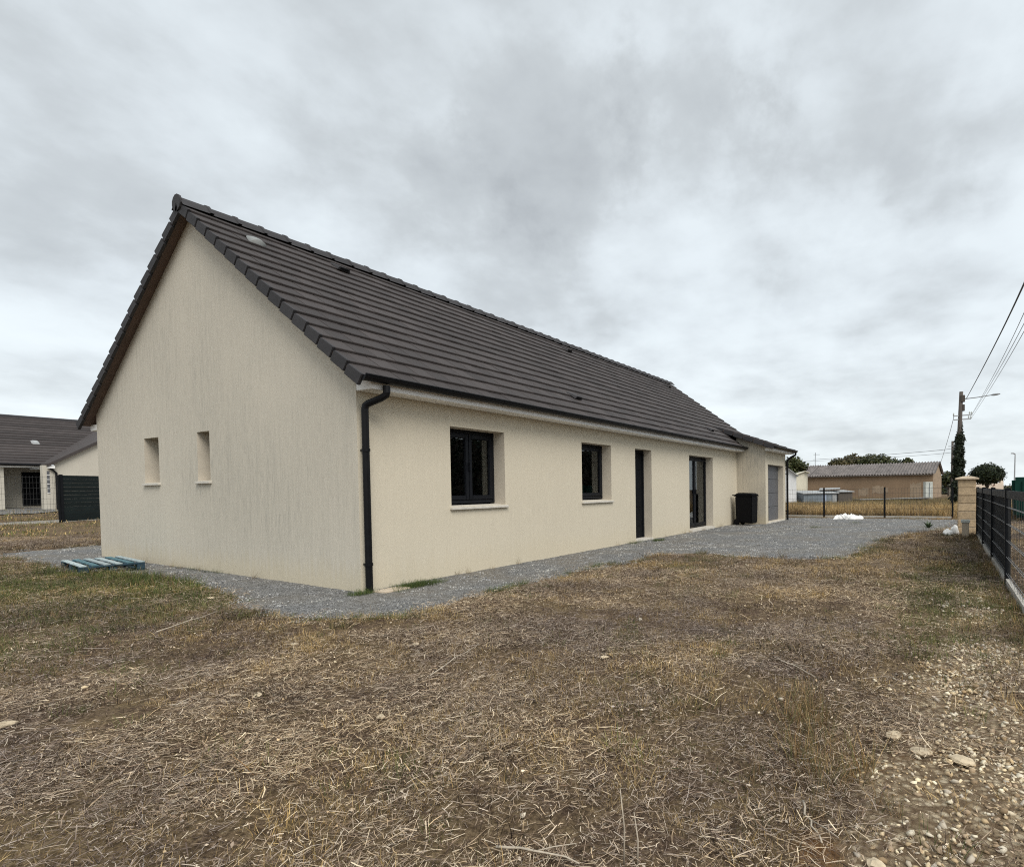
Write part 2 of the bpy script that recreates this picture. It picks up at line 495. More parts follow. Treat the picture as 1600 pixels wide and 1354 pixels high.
# --- meshes
class MB:
    def __init__(s):
        s.v, s.f, s.t = [], [], []

    def add(s, vs, fs, tone=0.0):
        o = len(s.v)
        s.v.extend([tuple(p) for p in vs])
        for f in fs:
            s.f.append(tuple(i + o for i in f)); s.t.append(tone)
        return s

    def hexa(s, p, tone=0.0):
        """8 corners: bottom 4 ccw, top 4 ccw"""
        return s.add(p, [(3, 2, 1, 0), (4, 5, 6, 7), (0, 1, 5, 4), (1, 2, 6, 5), (2, 3, 7, 6), (3, 0, 4, 7)], tone)

    def box(s, x0, y0, z0, x1, y1, z1, tone=0.0):
        return s.hexa([(x0, y0, z0), (x1, y0, z0), (x1, y1, z0), (x0, y1, z0), (x0, y0, z1), (x1, y0, z1), (x1, y1, z1), (x0, y1, z1)], tone)

    def bar(s, a, b, w, h, up=(0, 0, 1), tone=0.0):
        a, b = Vector(a), Vector(b)
        d = (b - a).normalized(); up = Vector(up)
        if abs(d.dot(up)) > 0.98:
            up = Vector((1, 0, 0))
        x = d.cross(up).normalized() * (w / 2); y = x.cross(d).normalized() * (h / 2)
        return s.hexa([a - x - y, a + x - y, b + x - y, b - x - y, a - x + y, a + x + y, b + x + y, b - x + y], tone)

    def tube(s, pts, rad, n=8, cap=True, tone=0.0):
        pts = [Vector(p) for p in pts]
        rads = rad if hasattr(rad, '__len__') else [rad] * len(pts)
        rings = []
        ref = None
        for i, p in enumerate(pts):
            d = (pts[min(i + 1, len(pts) - 1)] - pts[max(i - 1, 0)]).normalized()
            if ref is None:
                ref = Vector((0, 0, 1)) if abs(d.z) < 0.9 else Vector((1, 0, 0))
            x = (ref - d * ref.dot(d)).normalized(); y = d.cross(x); ref = x
            rings.append([p + (x * math.cos(2 * math.pi * (k + .5) / n) + y * math.sin(2 * math.pi * (k + .5) / n)) * rads[i] for k in range(n)])
        vs = [q for r in rings for q in r]
        fs = []
        for i in range(len(pts) - 1):
            for k in range(n):
                fs.append((i * n + k, i * n + (k + 1) % n, (i + 1) * n + (k + 1) % n, (i + 1) * n + k))
        if cap:
            fs.append(tuple(reversed(range(n)))); fs.append(tuple(range((len(pts) - 1) * n, len(pts) * n)))
        return s.add(vs, fs, tone)

    def sweep(s, prof, a, b, closed=True):
        """extrude a profile (list of (p,q)) along x from a to b: (x, p, q)"""
        n = len(prof)
        vs = [(a, p, q) for p, q in prof] + [(b, p, q) for p, q in prof]
        fs = [(k, (k + 1) % n, n + (k + 1) % n, n + k) for k in range(n if closed else n - 1)]
        if closed:
            fs += [tuple(range(n - 1, -1, -1)), tuple(range(n, 2 * n))]
        return s.add(vs, fs)

    def mesh(s, name, mat, smooth=False, bevel=0.0):
        me = bpy.data.meshes.new(name)
        me.from_pydata([tuple(v) for v in s.v], [], s.f)
        if any(s.t):
            a = me.attributes.new('tone', 'FLOAT', 'FACE')
            a.data.foreach_set('value', np.array(s.t, dtype=np.float32))
        if bevel:
            bm = bmesh.new(); bm.from_mesh(me)
            bmesh.ops.remove_doubles(bm, verts=bm.verts, dist=1e-5)
            bmesh.ops.bevel(bm, geom=[e for e in bm.edges if e.calc_face_angle(0) > 0.5], offset=bevel, segments=2, affect='EDGES', clamp_overlap=True)
            bm.to_mesh(me); bm.free()
        bm = bmesh.new(); bm.from_mesh(me)
        bmesh.ops.recalc_face_normals(bm, faces=bm.faces)
        bm.to_mesh(me); bm.free()
        if smooth:
            for p in me.polygons:
                p.use_smooth = True
        if mat:
            me.materials.append(MATS[mat])
        return me

    def build(s, name, mat, parent=None, smooth=False, bevel=0.0):
        return link(name, s.mesh(name, mat, smooth, bevel), parent)


def link(name, me, parent=None, mw=None):
    o = bpy.data.objects.new(name, me)
    COL.objects.link(o)
    if parent is not None:
        o.parent = parent
        # parts are modelled in world coordinates unless a matrix is given
        if mw is None:
            o.matrix_parent_inverse = world_inv(parent)
    if mw is not None:
        o.matrix_local = mw
    return o


def world_inv(o):
    m = Matrix.Identity(4)
    p = o
    while p is not None:
        m = (p.matrix_parent_inverse @ p.matrix_basis) @ m
        p = p.parent
    return m.inverted()


def tag(o, label=None, cat=None, group=None, kind=None):
    if label: o['label'] = label
    if cat: o['category'] = cat
    if group: o['group'] = group
    if kind: o['kind'] = kind
    return o


def thing(name, label, cat, loc=(0, 0, 0), rz=0.0, group=None):
    o = bpy.data.objects.new(name, None)
    o.empty_display_size = 0.2
    COL.objects.link(o)
    o.location = loc
    o.rotation_euler = (0, 0, rz)
    return tag(o, label, cat, group)


def copy_tree(o, parent=None):
    c = o.copy(); COL.objects.link(c); c.parent = parent
    for ch in o.children:
        copy_tree(ch, c)
    return c


def np_mesh(name, V, F, mat, col=None, smooth=False):
    """numpy mesh; F (n,3|4); col per vertex (n,3)"""
    me = bpy.data.meshes.new(name)
    V = np.asarray(V, np.float32); F = np.asarray(F, np.int32)
    me.vertices.add(len(V)); me.vertices.foreach_set('co', V.ravel())
    k = F.shape[1]
    me.loops.add(F.size); me.loops.foreach_set('vertex_index', F.ravel())
    me.polygons.add(len(F))
    me.polygons.foreach_set('loop_start', np.arange(0, F.size, k, dtype=np.int32))
    me.update(calc_edges=True)
    if col is not None:
        a = me.color_attributes.new('Col' if mat != 'dry_ground' else 'zones', 'FLOAT_COLOR', 'POINT')
        c4 = np.ones((len(V), 4), np.float32); c4[:, :3] = col
        a.data.foreach_set('color', c4.ravel())
    if smooth:
        me.polygons.foreach_set('use_smooth', np.ones(len(F), bool))
    me.materials.append(MATS[mat])
    me.validate()
    return me

# ================================================================== GROUND
def axis(lo, hi, step, far, grow=1.35):
    a = list(np.arange(lo, hi + 1e-6, step))
    d = step; x = hi; up = []
    while x < far:
        d *= grow; x += d; up.append(x)
    d = step; x = lo; dn = []
    while x > -far:
        d *= grow; x -= d; dn.append(x)
    return np.array(dn[::-1] + a + up)


def zones(x, y):
    """green, stony, bare rusty soil (0..1 each)"""
    px, py, _ = project(np.stack([x, y, np.zeros_like(x)], -1))
    big = fbm(x * 0.8, y * 0.8, 21, 4)
    # greener on the strip beside the pallet, along the gravel edge, and by the street fence
    g = 1.0 * np.exp(-(((x + 1.7) / 1.5) ** 2 + ((y - 3.2) / 3.4) ** 2))
    g = np.maximum(g, 0.55 * np.exp(-(((x + 3.4) / 1.3) ** 2 + ((y - 1.4) / 2.6) ** 2)))
    g = np.maximum(g, 0.62 * np.exp(-(((x - 2.8) / 3.6) ** 2 + ((y + 6.3) / 0.7) ** 2)))
    g = np.maximum(g, 0.32 * np.exp(-(((x - 4.2) / 1.6) ** 2 + ((y + 2.6) / 0.9) ** 2)))
    s = sdist(x, y)
    g = np.maximum(g, 0.50 * np.exp(-((s + 0.12) / 0.22) ** 2) * (fbm(x * 1.3, y * 1.3, 5, 2) > 0.52))
    g = g * (0.55 + 0.9 * big)
    # pale limestone rubble: a strip from the near right corner back along the street fence
    wob = (fbm(x * 1.4 + 3, y * 1.4, 71, 3) - .5)
    yc = -6.33 + .35 * wob - .03 * np.clip(x, -3, 6)
    wd = np.clip(.46 - .05 * (x + 2), .16, .50)
    st = np.exp(-((y - yc) / wd) ** 2) * (x > -4) * (1 - sstep(3.0, 6.5, x)) * (.55 + .9 * (fbm(x * 1.1, y * 1.7, 73, 3) - .1))
    st = np.maximum(st, .8 * np.exp(-(((x + 2.5) / .8) ** 2 + ((y + 6.35) / .45) ** 2)))
    r = 0.72 * np.exp(-(((x + 2.62) / 0.35) ** 2 + ((y + 5.88 + .3 * wob) / 0.16) ** 2))
    r = np.maximum(r, 0.62 * np.exp(-(((x - .5) / 0.8) ** 2 + ((y + 6.05 + .3 * wob) / 0.17) ** 2)))
    r = np.maximum(r, 0.5 * np.exp(-(((x - 2.5) / 0.9) ** 2 + ((y + 6.15 + .3 * wob) / 0.16) ** 2)))
    r = np.maximum(r, 0.50 * np.exp(-(((x + 1.7) / 0.8) ** 2 + ((y + 6.05) / 0.2) ** 2)))
    return np.clip(g, 0, 1), np.clip(st, 0, 1), np.clip(r, 0, 1)


def build_ground():
    xs = axis(-6.5, 22, 0.085, 900); ys = axis(-8.6, 12.5, 0.085, 900)
    X, Y = np.meshgrid(xs, ys, indexing='ij')
    Z = gz(X.ravel(), Y.ravel()).reshape(X.shape)
    nx, ny = X.shape
    i = np.arange(nx - 1)[:, None] * ny + np.arange(ny - 1)[None, :]
    F = np.stack([i, i + ny, i + ny + 1, i + 1], -1).reshape(-1, 4)
    g, s, r = zones(X.ravel(), Y.ravel())
    me = np_mesh('ground', np.stack([X, Y, Z], -1).reshape(-1, 3), F, 'dry_ground', np.stack([g, s, r], -1), smooth=True)
    tag(link('ground', me), 'dry brown mown grass and straw covering the plot', kind='structure')
    # gravel apron round the house: heaped slightly, running out raggedly into the grass
    xs = np.arange(-2.2, 20.2, 0.07); ys = np.arange(-7.6, 10.8, 0.07)
    X, Y = np.meshgrid(xs, ys, indexing='ij')
    x, y = X.ravel(), Y.ravel()
    s = sdist(x, y) + (fbm(x * 2.2, y * 2.2, 41, 4) - 0.5) * 0.55
    Z = gz0(x, y) + 0.022 * sstep(-0.25, 0.25, s) - 0.020 + (fbm(x * 4, y * 4, 77, 3) - 0.5) * 0.018 + 0.010
    Z = np.where(s < -0.2, Z - 0.06 * sstep(-0.2, -0.4, -(-s)) - 0.05, Z)
    nx, ny = X.shape
    ok = (s > -0.30).reshape(nx, ny)
    i = np.arange(nx - 1)[:, None] * ny + np.arange(ny - 1)[None, :]
    keep = ok[:-1, :-1] | ok[1:, 1:] | ok[:-1, 1:] | ok[1:, :-1]
    inner = ((X > 0.4) & (X < 17.2) & (Y > 0.4) & (Y < 7.2))[:-1, :-1]
    F = np.stack([i, i + ny, i + ny + 1, i + 1], -1)[keep & ~inner]
    used = np.unique(F); remap = np.zeros(nx * ny, int); remap[used] = np.arange(len(used))
    me = np_mesh('gravel_path', np.stack([x, y, Z], -1)[used], remap[F], 'crushed_gravel', smooth=True)
    tag(link('gravel_path', me), 'grey crushed gravel path and driveway round the house', kind='structure')


build_ground()

# ================================================================== HOUSE
W, L, LG, PJ = 7.515, 17.62, 14.823, 0.993     # depth, length, start of the garage wing, its projection
ZE = 2.50                                       # wall top at the eaves
PT = 0.743                                      # main roof slope (rise / run)
ZT = 2.18                                       # lintel height
roofz = lambda y: 2.635 + PT * (y + 0.30)       # top of the front roof slope
RIDGE_Y = W / 2
OV = 0.19

house = thing('house', 'long cream rendered bungalow with steep dark tiled roof', 'house')


def wall_grid(mb, P, us, zs, holes, th_vec):
    """wall sheet on P(u,z): outer and inner skin with holes; each hole gets its reveal"""
    us = sorted(set(us)); zs = sorted(set(zs))
    tv = Vector(th_vec)
    for a, b in zip(us[:-1], us[1:]):
        for c, d in zip(zs[:-1], zs[1:]):
            um, zm = (a + b) / 2, (c + d) / 2
            if any(h[0] < um < h[1] and h[2] < zm < h[3] for h in holes):
                continue
            q = [Vector(P(a, c)), Vector(P(b, c)), Vector(P(b, d)), Vector(P(a, d))]
            mb.add(q, [(0, 1, 2, 3)])
            mb.add([p + tv for p in q], [(3, 2, 1, 0)])
    for h in holes:
        a, b, c, d = h[:4]
        q = [Vector(P(a, c)), Vector(P(b, c)), Vector(P(b, d)), Vector(P(a, d))]
        k = [p + tv for p in q]
        rv = MB()
        for i in range(4):
            j = (i + 1) % 4
            rv.add([q[i], q[j], k[j], k[i]], [(0, 1, 2, 3)])
        rv.build('reveal', 'reveal_render', house)


W1 = (1.53, 2.721, 1.015, ZT); W2 = (5.028, 6.188, 1.015, ZT)
DR = (7.30, 8.160, 0.03, ZT); FW = (10.56, 12.46, 0.03, ZT)
G1 = (3.475, 3.848, 1.456, 2.207); G2 = (5.108, 5.628, 1.456, 2.207)
GD = (15.12, 17.30, 0.06, 2.03)
TH = 0.34
front_holes = [W1, W2, DR, FW]
mb = MB()
us = [0, LG] + [v for h in front_holes for v in h[:2]]
zs = [-0.15, ZE + 0.3] + [v for h in front_holes for v in h[2:4]]
wall_grid(mb, lambda u, z: (u, 0, z), us, zs, front_holes, (0, TH, 0))
mb.build('wall', 'render_cream', house)
# near gable (x = 0)
mb = MB()
zs = [-0.15, ZE] + list(G1[2:4])
wall_grid(mb, lambda u, z: (0, u, z), [0, W] + list(G1[:2]) + list(G2[:2]), zs, [G1, G2], (TH, 0, 0))
zr = roofz(RIDGE_Y) - 0.10
za = roofz(0) - 0.10
mb.add([(0, 0, ZE), (0, W, ZE), (0, W, za), (0, RIDGE_Y, zr), (0, 0, za)], [(0, 1, 2, 3, 4)])
mb.add([(TH, 0, ZE), (TH, W, ZE), (TH, W, za), (TH, RIDGE_Y, zr), (TH, 0, za)], [(4, 3, 2, 1, 0)])
mb.build('wall', 'render_weathered', house)['label'] = 'weathered gable wall with grey run-off streaks'
# back and far walls
mb = MB()
mb.box(TH + .002, W - TH, -0.15, L, W, ZE + 0.3)
mb.add([(0, W, -0.15), (TH + .002, W, -0.15), (TH + .002, W, ZE + 0.3), (0, W, ZE + 0.3)], [(0, 1, 2, 3)])
mb.box(L - TH, 0, -0.15, L, W - TH, ZE)
mb.add([(L, 0, ZE), (L, W, ZE), (L, W, za), (L, RIDGE_Y, zr), (L, 0, za)], [(0, 1, 2, 3, 4)])
mb.build('wall', 'render_cream', house)
# garage wing: return wall facing the drive, front wall with the garage door, far wall
mb = MB()
mb.add([(LG, 0, -0.15), (LG, -PJ, -0.15), (LG, -PJ, 2.62), (LG, 0, 3.0)], [(0, 1, 2, 3)])
mb.add([(LG + TH, 0, -0.15), (LG + TH, -PJ, -0.15), (LG + TH, -PJ, 2.62), (LG + TH, 0, 3.0)], [(3, 2, 1, 0)])
mb.build('wall', 'render_stained', house)['label'] = 'return wall of the garage wing with grey mould stains'
mb = MB()
wall_grid(mb, lambda u, z: (u, -PJ, z), [LG, L, GD[0], GD[1]], [-0.15, 2.60, GD[2], GD[3]], [GD], (0, 0.3, 0))
mb.add([(L, 0, -0.15), (L, -PJ, -0.15), (L, -PJ, 2.6), (L, 0, 3.0)], [(3, 2, 1, 0)])
mb.build('wall', 'render_cream', house)
# interior shell: floor, ceiling and partitions, seen through the panes
mb = MB()
mb.box(TH, TH, -0.10, L - TH, W - TH, 0.025)
mb.box(TH, TH, 2.44, L - TH, W - TH, 2.47)
for x in (4.3, 6.9, 9.9):
    mb.box(x, TH + 0.002, 0.03, x + 0.08, W - TH - 0.01, 2.43)
mb.box(TH + .01, 4.4, 0.03, L - TH - .01, 4.48, 2.43)
mb.box(LG, TH + 0.003, 0.03, LG + 0.2, W - TH - .01, 2.43)
mb.box(LG + 0.30, -PJ + 0.32, -0.1, L - 0.3, TH, 0.02)
mb.build('interior', 'interior_plaster', house)
mb = MB()
mb.box(2.55, 4.30, 0.03, 3.45, 4.396, 2.1)
mb.box(1.0, 4.32, 0.03, 2.1, 4.394, 1.15)
mb.build('interior_door', 'interior_dark', house)
m = MB(); m.box(4.02, 2.32, 1.44, 4.295, 2.62, 1.66); m.box(4.04, 1.95, 1.40, 4.295, 2.22, 1.64); m.build('interior_cabinet', 'white_pvc', house)
m = MB(); m.box(3.98, 1.80, .03, 4.295, 2.75, 1.395); m.build('interior_cabinet', 'interior_red', house)


# ---- windows
def window_front(x0, x1, z0, z1, leaves, y=0.225, sill=True, low=False):
    w = bpy.data.objects.new('window', None); COL.objects.link(w); w.parent = house
    fr, fd = 0.055, 0.065
    m = MB()
    m.box(x0, y, z0, x0 + fr, y + fd, z1); m.box(x1 - fr, y, z0, x1, y + fd, z1)
    m.box(x0 + fr, y + .001, z1 - fr, x1 - fr, y + fd, z1); m.box(x0 + fr, y + .001, z0, x1 - fr, y + fd, z0 + fr)
    m.build('frame', 'anthracite', w, bevel=0.006)
    n = leaves
    wx = (x1 - x0 - 2 * fr) / n
    for k in range(n):
        a = x0 + fr + k * wx + 0.004; b = a + wx - 0.008; c = z0 + fr + 0.004; d = z1 - fr - 0.004
        s = 0.068; ys, ye = y - 0.012, y + 0.05
        m = MB()
        m.box(a, ys, c, a + s, ye, d); m.box(b - s, ys, c, b, ye, d)
        m.box(a + s, ys + .001, d - s, b - s, ye, d); m.box(a + s, ys + .001, c, b - s, ye, c + s)
        if low:
            m.box(a + s, ys + 0.006, c + 0.62, b - s, ye - .01, c + 0.68)
        sash = m.build('sash', 'anthracite', w, bevel=0.006)
        m = MB(); m.box(a + s - .004, y + 0.014, c + s - .004, b - s + .004, y + 0.020, d - s + .004)
        m.build('pane', 'window_glass', w)
    if n == 2 and not low:
        m = MB(); xm = (x0 + x1) / 2
        m.box(xm - 0.018, y - 0.05, (z0 + z1) / 2 - 0.06, xm + 0.018, y - 0.0125, (z0 + z1) / 2 + 0.07)
        m.build('handle', 'anthracite', w, bevel=0.004)
    return w


def sill_part(w, a, b, z, y_out=-0.045, y_in=0.222, h=0.05, axis='x'):
    m = MB()
    if axis == 'x':
        m.hexa([(a, y_out, z - h), (b, y_out, z - h), (b, y_in, z - h), (a, y_in, z - h), (a, y_out, z - .012), (b, y_out, z - .012), (b, y_in, z + .012), (a, y_in, z + .012)])
    else:
        m.hexa([(y_out, a, z - h), (y_in, a, z - h), (y_in, b, z - h), (y_out, b, z - h), (y_out, a, z - .012), (y_in, a, z + .012), (y_in, b, z + .012), (y_out, b, z - .012)])
    return m.build('sill', 'sill_concrete', w, bevel=0.005)


w = window_front(W1[0], W1[1], W1[2] + 0.03, W1[3], 2)
sill_part(w, W1[0] - 0.03, W1[1] + 0.035, W1[2])
w = window_front(W2[0], W2[1], W2[2] + 0.03, W2[3], 1)
sill_part(w, W2[0] - 0.03, W2[1] + 0.035, W2[2])
w = window_front(FW[0], FW[1], 0.09, FW[3], 2)
m = MB(); m.box(FW[0] - 0.005, -0.05, -0.02, FW[1] + 0.005, 0.30, 0.075)
m.build('threshold', 'sill_concrete', w, bevel=0.006)
for G in (G1, G2):
    w = bpy.data.objects.new('window', None); COL.objects.link(w); w.parent = house
    m = MB(); fr = 0.05; x = 0.235
    m.box(x, G[0], G[2] + .02, x + .06, G[0] + fr, G[3]); m.box(x, G[1] - fr, G[2] + .02, x + .06, G[1], G[3])
    m.box(x + .001, G[0] + fr, G[3] - fr, x + .06, G[1] - fr, G[3]); m.box(x + .001, G[0] + fr, G[2] + .02, x + .06, G[1] - fr, G[2] + .02 + fr)
    m.build('frame', 'anthracite', w, bevel=0.005)
    m = MB(); m.box(x + .02, G[0] + fr - .004, G[2] + .016 + fr, x + .026, G[1] - fr + .004, G[3] - fr + .004)
    m.build('pane', 'window_glass', w)
    sill_part(w, G[0] - 0.03, G[1] + 0.03, G[2], axis='y', y_in=0.232)

# ---- entrance door
door = bpy.data.objects.new('door', None); COL.objects.link(door); door.parent = house
m = MB(); x0, x1, z0, z1 = DR[0], DR[1], 0.06, DR[3]
m.box(x0, 0.21, z0, x0 + .06, 0.29, z1); m.box(x1 - .06, 0.21, z0, x1, 0.29, z1); m.box(x0 + .06, 0.211, z1 - .06, x1 - .06, 0.29, z1)
m.build('frame', 'anthracite', door, bevel=0.005)
m = MB(); m.box(x0 + .062, 0.235, z0 + .005, x1 - .062, 0.285, z1 - .062)
for k in range(4):
    zz = 0.35 + k * 0.45
    m.box(x0 + .16, 0.229, zz, x1 - .16, 0.2349, zz + 0.30)
m.build('panel', 'anthracite_door', door, bevel=0.003)
m = MB(); m.tube([(x0 + .12, 0.234, 1.06), (x0 + .12, 0.18, 1.06), (x0 + .24, 0.18, 1.06)], 0.010, 8)
m.build('handle', 'lamp_metal', door)
m = MB(); m.box(x0 - .004, -0.03, -0.03, x1 + .004, 0.30, 0.055)
m.build('threshold', 'sill_concrete', door, bevel=0.006)

# ---- garage door: sectional panels
gd = bpy.data.objects.new('garage_door', None); COL.objects.link(gd); gd.parent = house
ph = (GD[3] - GD[2]) / 4
for k in range(4):
    m = MB(); m.box(GD[0], -PJ + 0.20, GD[2] + k * ph + .004, GD[1], -PJ + 0.24, GD[2] + (k + 1) * ph - .004)
    m.build('panel', 'garage_grey', gd, bevel=0.006)
m = MB(); m.box(GD[0] - .06, -PJ - 0.03, -0.02, GD[1] + .06, -PJ + 0.30, 0.055)
m.build('threshold', 'sill_concrete', gd, bevel=0.006)

# ---- roof
roof = bpy.data.objects.new('roof', None); COL.objects.link(roof); roof.parent = house
XA, XB = -OV, L + 0.13
cs, sn = 1 / math.hypot(1, PT), PT / math.hypot(1, PT)
mb = MB()                                                    # boarded deck with its brown soffit
for side in (1, -1):
    yy = lambda y: y if side == 1 else W - y
    a, b = -0.27, RIDGE_Y
    t0, t1 = roofz(a) - 0.055, roofz(b) - 0.055
    mb.hexa([(XA + .02, yy(a), t0 - .04), (XB - .02, yy(a), t0 - .04), (XB - .02, yy(b), t1 - .04), (XA + .02, yy(b), t1 - .04),
             (XA + .02, yy(a), t0), (XB - .02, yy(a), t0), (XB - .02, yy(b), t1), (XA + .02, yy(b), t1)])
mb.build('deck', 'soffit_brown', roof)

GAUGE = (RIDGE_Y + 0.33) / cs / 16.0
TW = 0.302


def tile_mesh(wd, ln, name):
    """flat interlocking tile: local x along the eaves, y up the slope, z out of the roof; raised butt edge with a shadow gap"""
    h0, h1, g0 = 0.038, 0.004, 0.008
    e = 0.004
    prof = [(0.0, g0), (0.004, h0 - 0.006), (0.010, h0), (ln, h1), (ln, h1 - 0.022), (0.03, g0)]
    V = []; n = len(prof)
    for x in (0.0, e, wd - 0.012 - e, wd - 0.008):
        for (y, z) in prof:
            V.append((x, y, z - (0.004 if x in (0.0, wd - 0.008) else 0)))
    Fc = []
    for k in range(3):
        for i in range(n):
            j = (i + 1) % n
            Fc.append((k * n + i, (k + 1) * n + i, (k + 1) * n + j, k * n + j))
    Fc.append(tuple(range(n))); Fc.append(tuple(range(4 * n - 1, 3 * n - 1, -1)))
    return V, Fc


tv, tf = tile_mesh(TW, GAUGE + 0.035, 'tile')
m = MB(); m.add(tv, tf); TILE = m.mesh('roof_tile', 'roof_tile')
Mfront = lambda x, s, dn=0.0: (x, -0.33 + s * cs - dn * sn, roofz(-0.33) - 0.038 + s * sn + dn * cs)
tiles = []
ncol = int((XB - XA) / TW) + 2
for r in range(16):
    off = (r % 2) * TW / 2
    for c in range(-1, ncol):
        x = XA + 0.035 + c * TW + off
        xa, xb = max(x, XA + 0.035), min(x + TW, XB - 0.035)
        if xb - xa < 0.05:
            continue
        # no main-roof tiles under the garage roof
        tiles.append((r, xa, xb - xa))
rad = math.atan(PT)


def tile_matrix(r, x, wd):
    p = Mfront(x, r * GAUGE, 0.0)
    j = random.gauss(0, 0.0015)
    return Matrix.Translation((p[0], p[1], p[2] + j)) @ Matrix.Rotation(rad + random.gauss(0, 0.0012), 4, 'X') @ Matrix.Rotation(random.gauss(0, 0.0012), 4, 'Y') @ Matrix.Diagonal((wd / TW, 1, 1, 1))


def tkey(t):
    u, v, zc = project(np.array([Mfront(t[1] + 0.15, t[0] * GAUGE)]))
    return zc[0]


tiles.sort(key=tkey)
for r, x, wd in tiles[:300]:
    o = bpy.data.objects.new('roof_tile', TILE); COL.objects.link(o); o.parent = roof
    o.matrix_local = tile_matrix(r, x, wd)
mb = MB()
for r, x, wd in tiles[300:]:
    M4 = tile_matrix(r, x, wd)
    mb.add([M4 @ Vector(p) for p in tv], tf, tone=random.random())
# garage wing: low slope running up onto the main roof
GPT = 0.371
GY0 = -PJ - 0.34
groofz = lambda y: 2.638 + GPT * (y - GY0)
gcs, gsn = 1 / math.hypot(1, GPT), GPT / math.hypot(1, GPT)
grad = math.atan(GPT)
gl = (0.74 - GY0) / gcs
for r in range(7):
    gg = gl / 7
    for c in range(11):
        x = LG - 0.20 + 0.05 + c * TW + (r % 2) * 0.1
        wd = min(TW, XB - 0.03 - x)
        if wd < 0.05: continue
        M4 = Matrix.Translation((x, GY0 + r * gg * gcs, groofz(GY0) - 0.035 + r * gg * gsn)) @ Matrix.Rotation(grad, 4, 'X') @ Matrix.Diagonal((wd / TW, gg / GAUGE, 1, 1))
        mb.add([M4 @ Vector(p) for p in tv], tf, tone=random.random())
# back slope, never seen
for r in range(16):
    s0 = r * GAUGE
    y0, z0 = W + 0.33 - s0 * cs, roofz(-0.33) + s0 * sn
    y1, z1 = W + 0.33 - (s0 + GAUGE + .03) * cs, roofz(-0.33) + (s0 + GAUGE + .03) * sn
    mb.hexa([(XA + .03, y0, z0 - .03), (XB - .03, y0, z0 - .03), (XB - .03, y1, z1 - .06), (XA + .03, y1, z1 - .06),
             (XA + .03, y0, z0), (XB - .03, y0, z0), (XB - .03, y1, z1 - .035), (XA + .03, y1, z1 - .035)], tone=random.random())
tag(mb.build('roof_tiling', 'roof_tile', roof), kind='stuff')
mb = MB()
a, b = GY0 + 0.05, 0.70
mb.hexa([(LG - .18, a, groofz(a) - .10), (XB - .02, a, groofz(a) - .10), (XB - .02, b, groofz(b) - .10), (LG - .18, b, groofz(b) - .10),
         (LG - .18, a, groofz(a) - .045), (XB - .02, a, groofz(a) - .045), (XB - .02, b, groofz(b) - .045), (LG - .18, b, groofz(b) - .045)])
mb.build('garage_deck', 'soffit_brown', roof)

# verge tiles: stepped flanges down both slopes of the near gable, and at the far end
m = MB()
fl = GAUGE - 0.026
m.hexa([(0, 0, -0.105), (0.045, 0, -0.105), (0.045, fl, -0.120), (0, fl, -0.120), (0, 0, 0.040), (0.045, 0, 0.040), (0.045, fl, 0.012), (0, fl, 0.012)])
VERGE = m.mesh('verge_tile', 'verge_tile', bevel=0.006)
mb = MB()                                                    # black strip behind the flanges, standing in for the shade in their gaps
for side in (1, -1):
    q = [Mfront(XA + .022, -.01, -.095), Mfront(XA + .044, -.01, -.095), Mfront(XA + .044, 16 * GAUGE, -.105), Mfront(XA + .022, 16 * GAUGE, -.105),
         Mfront(XA + .022, -.01, .0), Mfront(XA + .044, -.01, .0), Mfront(XA + .044, 16 * GAUGE, .0), Mfront(XA + .022, 16 * GAUGE, .0)]
    mb = MB(); mb.hexa(q if side == 1 else [(a, W - b, c) for a, b, c in q]); mb.build('verge_shade_strip', 'gutter_black', roof)
for side in (1, -1):
    for xx in (XA, XB - 0.045):
        if xx > 5 and side == -1:
            continue
        for r in range(16):
            s = r * GAUGE - 0.012
            p = Mfront(xx, s, 0.004)
            M4 = Matrix.Translation(p) @ Matrix.Rotation(rad + random.gauss(0, 0.003), 4, 'X')
            if side == -1:
                M4 = Matrix.Translation((0, W, 0)) @ Matrix.Diagonal((1, -1, 1, 1)) @ M4
            o = bpy.data.objects.new('verge_tile', VERGE); COL.objects.link(o); o.parent = roof
            o.matrix_local = M4
for xx in (LG - 0.22, XB - 0.046):
    for r in range(6):
        gg = gl / 6
        M4 = Matrix.Translation((xx, GY0 + r * gg * gcs, groofz(GY0) - 0.03 + r * gg * gsn)) @ Matrix.Rotation(grad, 4, 'X') @ Matrix.Diagonal((1, gg / GAUGE, 1, 1))
        o = bpy.data.objects.new('verge_tile', VERGE); COL.objects.link(o); o.parent = roof
        o.matrix_local = M4
# ridge tiles
m = MB()
rl = 0.42
n = 9
HP = [(-.185, -.132), (-.15, -.088), (-.105, -.036), (-.055, .014), (0, .036), (.055, .014), (.105, -.036), (.15, -.088), (.185, -.132)]
V, Fc = [], []
rings = [(0, .90, .0), (0.0, 1.06, .016), (0.05, 1.06, .016), (0.058, 1.0, .004), (rl, .96, -.004)]
for xx, k1, dz_ in rings:
    for (py_, pz_) in HP:
        V.append((xx, py_ * k1, pz_ + dz_))
for i in range(len(rings) - 1):
    for k in range(n - 1):
        Fc.append((i * n + k, i * n + k + 1, (i + 1) * n + k + 1, (i + 1) * n + k))
m.add(V, Fc); RIDGE = m.mesh('ridge_tile', 'verge_tile', smooth=False)
nr = int((XB - XA) / 0.40)
for k in range(nr):
    o = bpy.data.objects.new('ridge_tile', RIDGE); COL.objects.link(o); o.parent = roof
    x = XA - 0.02 + k * (XB - XA - .41) / (nr - 1)
    o.matrix_local = Matrix.Translation((x + 0.43, RIDGE_Y, roofz(RIDGE_Y) + .03 + random.gauss(0, .003))) @ Matrix.Rotation(math.pi, 4, 'Z')
m = MB()
